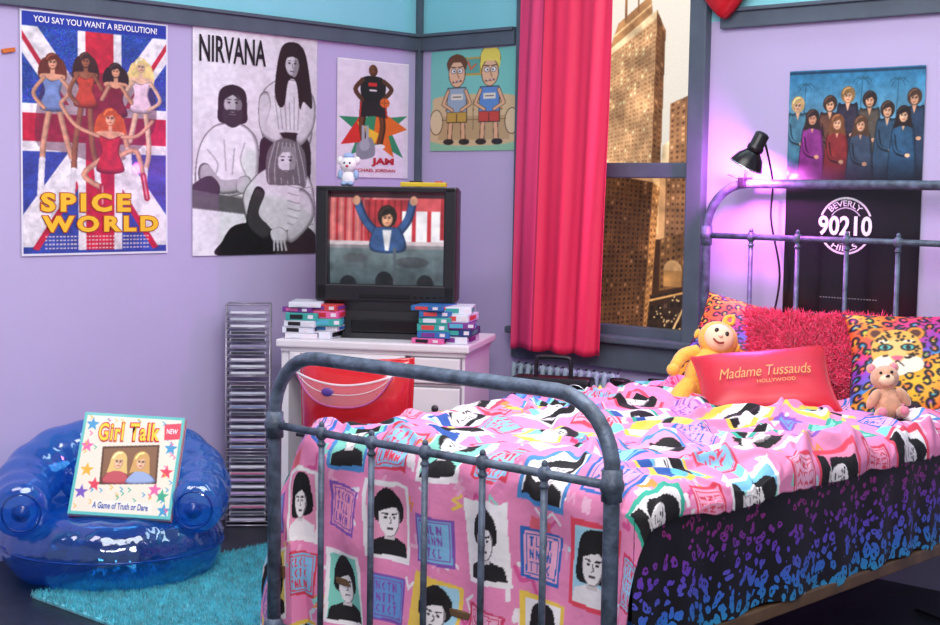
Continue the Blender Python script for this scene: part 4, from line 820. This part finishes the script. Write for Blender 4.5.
b.obj('seat_and_legs',K)
clear=mat('clear_vinyl','f0d8e8',.05,var=0,alpha=.2,coat=1); b=MB()
M=KM@Matrix.Translation((-.02,-.03,-.01))
nu,nv=30,10; V=[];F_=[]
for j in range(nv):
    for i in range(nu):
        uu=i/(nu-1)*2-1; w=j/(nv-1); V.append((uu*.17,-.235-.03*(1-uu*uu),.725-.035*(1-uu*uu)-w*.075*(1-uu**4)))
for j in range(nv-1):
    for i in range(nu-1): F_.append([j*nu+i,j*nu+i+1,(j+1)*nu+i+1,(j+1)*nu+i])
b.raw(V,F_,clear,True,M=M); vt=mat('visor_trim','f6eef4',.1,alpha=.6); b.tube([V[i] for i in range(nu)],.004,vt,8,M=M); b.tube([V[(nv-1)*nu+i] for i in range(nu)],.0035,mat('visor_band','c05a9a',.3,alpha=.7),8,M=M)
b.tube([V[4*nu+i] for i in range(nu)],.0015,vt,6,M=M); b.ell((-.05,-.262,.665),(.022,.006,.015),mat('grape_purple','5a3a90',.4),M=M); b.obj('clear_vinyl_bag')

# ---------- bedside table, boombox, skates, radiator ----------
dt=mat('dark_wood','2c2422',.4,var=.2); b=MB(); tx,ty=1.19,-.31
b.box((tx,ty,.475),(.64,.36,.03),dt,.006)
for sx_ in(-1,1):
    for sy_ in(-1,1): b.box((tx+sx_*.29,ty+sy_*.145,.23),(.04,.04,.46),dt,.004)
b.box((tx,ty,.42),(.58,.30,.08),dt,.003); b.box((tx,ty,.15),(.58,.30,.02),dt,.003); b.obj('bedside_table')
BM=Rz(math.radians(25),(1.06,-.30,.491)); b=MB(); b.box((0,0,.065),(.32,.11,.13),tvb,.018,M=BM,seg=3); 
for s_ in(-1,1):
    b.lathe([(0,.0),(.02,.004),(.042,.0),(.047,.006),(.05,.0)],tvd,24,M=BM@Matrix.Translation((s_*.1,-.056,.06))@Matrix.Rotation(math.pi/2,4,'X')); b.tube([(s_*.1+.048*math.cos(a),-.058,.06+.048*math.sin(a)) for a in np.linspace(0,6.283,28)[:-1]],.003,chrome,6,closed=True,M=BM)
b.box((0,-.057,.075),(.085,.006,.05),tvd,.002,M=BM); b.box((0,-.056,.035),(.08,.006,.014),chrome,.002,M=BM)
b.tube(catmull([(-.07,0,.125),(-.068,0,.19),(-.05,0,.205),(.05,0,.205),(.068,0,.19),(.07,0,.125)],6),.009,tvb,8,M=BM); b.obj('boombox')
for i,(x,y,a) in enumerate(((1.33,-.33,.2),(1.44,-.25,.5))):
    M=Rz(a,(x,y,.491))@Matrix.Scale(1.12,4); b=MB()
    for sx_ in(-.06,.06):
        for sy_ in(-.028,.028): b.cyl((sx_,sy_-.008,.022),(sx_,sy_+.008,.022),.022,mat('wheel_grey','50505a',.4),18,M=M)
        b.cyl((sx_,-.03,.022),(sx_,.03,.022),.004,chrome,M=M)
    b.box((0,0,.045),(.2,.05,.012),chrome,.003,M=M); b.ell((-.03,0,.07),(.075,.034,.026),tvd,M=M); b.ell((.05,0,.07),(.05,.034,.03),tvd,M=M)
    b.tube([(.055,0,.07),(.06,0,.11),(.062,0,.135)],[.036,.033,.035],tvd,16,M=M,caps=False); b.ell((.062,0,.13),(.03,.03,.01),tvb,M=M)
    for k in range(4): b.cyl((-.03+.02*k,-.018,.093+.004*k),(-.03+.02*k,.018,.093+.004*k),.0025,wht,6,M=M)
    b.obj('roller_skate' if i==0 else 'roller_skate.001')
b=MB(); rm=mat('radiator_paint','9fb4c4',.5)
for k in range(14): b.tube(catmull([(.66+.04*k,-.06,.1),(.66+.04*k,-.04,.06),(.66+.04*k,-.04,.57),(.66+.04*k,-.06,.6),(.66+.04*k,-.08,.57),(.66+.04*k,-.08,.06)],5,True),.011,rm,8,closed=True)
b.cyl((.64,-.06,.1),(1.2,-.06,.1),.014,rm); b.cyl((.64,-.06,.56),(1.2,-.06,.56),.014,rm)
for x in (.7,1.14): b.box((x,-.06,.03),(.03,.05,.06),rm,.003)
b.obj('radiator')

# cables under the bed
for i,pts in enumerate(([(2.3,-1.2,.008),(2.55,-1.0,.008),(2.8,-.9,.008),(2.95,-.75,.008),(2.85,-.45,.008),(2.6,-.3,.008)],[(2.2,-.8,.008),(2.5,-.95,.01),(2.75,-1.1,.008),(3.0,-.95,.008),(3.3,-.6,.008)])):
    b=MB(); b.tube(catmull(pts,10),.006,lb,8); b.obj('power_cable' if i==0 else 'power_cable.001')
b=MB(); b.box((.008,-2.03,1.80),(.01,.05,.015),mat('orange_tape','d8702a',.5),.002,rot=(.2,0,0)); b.obj('tape_scrap')
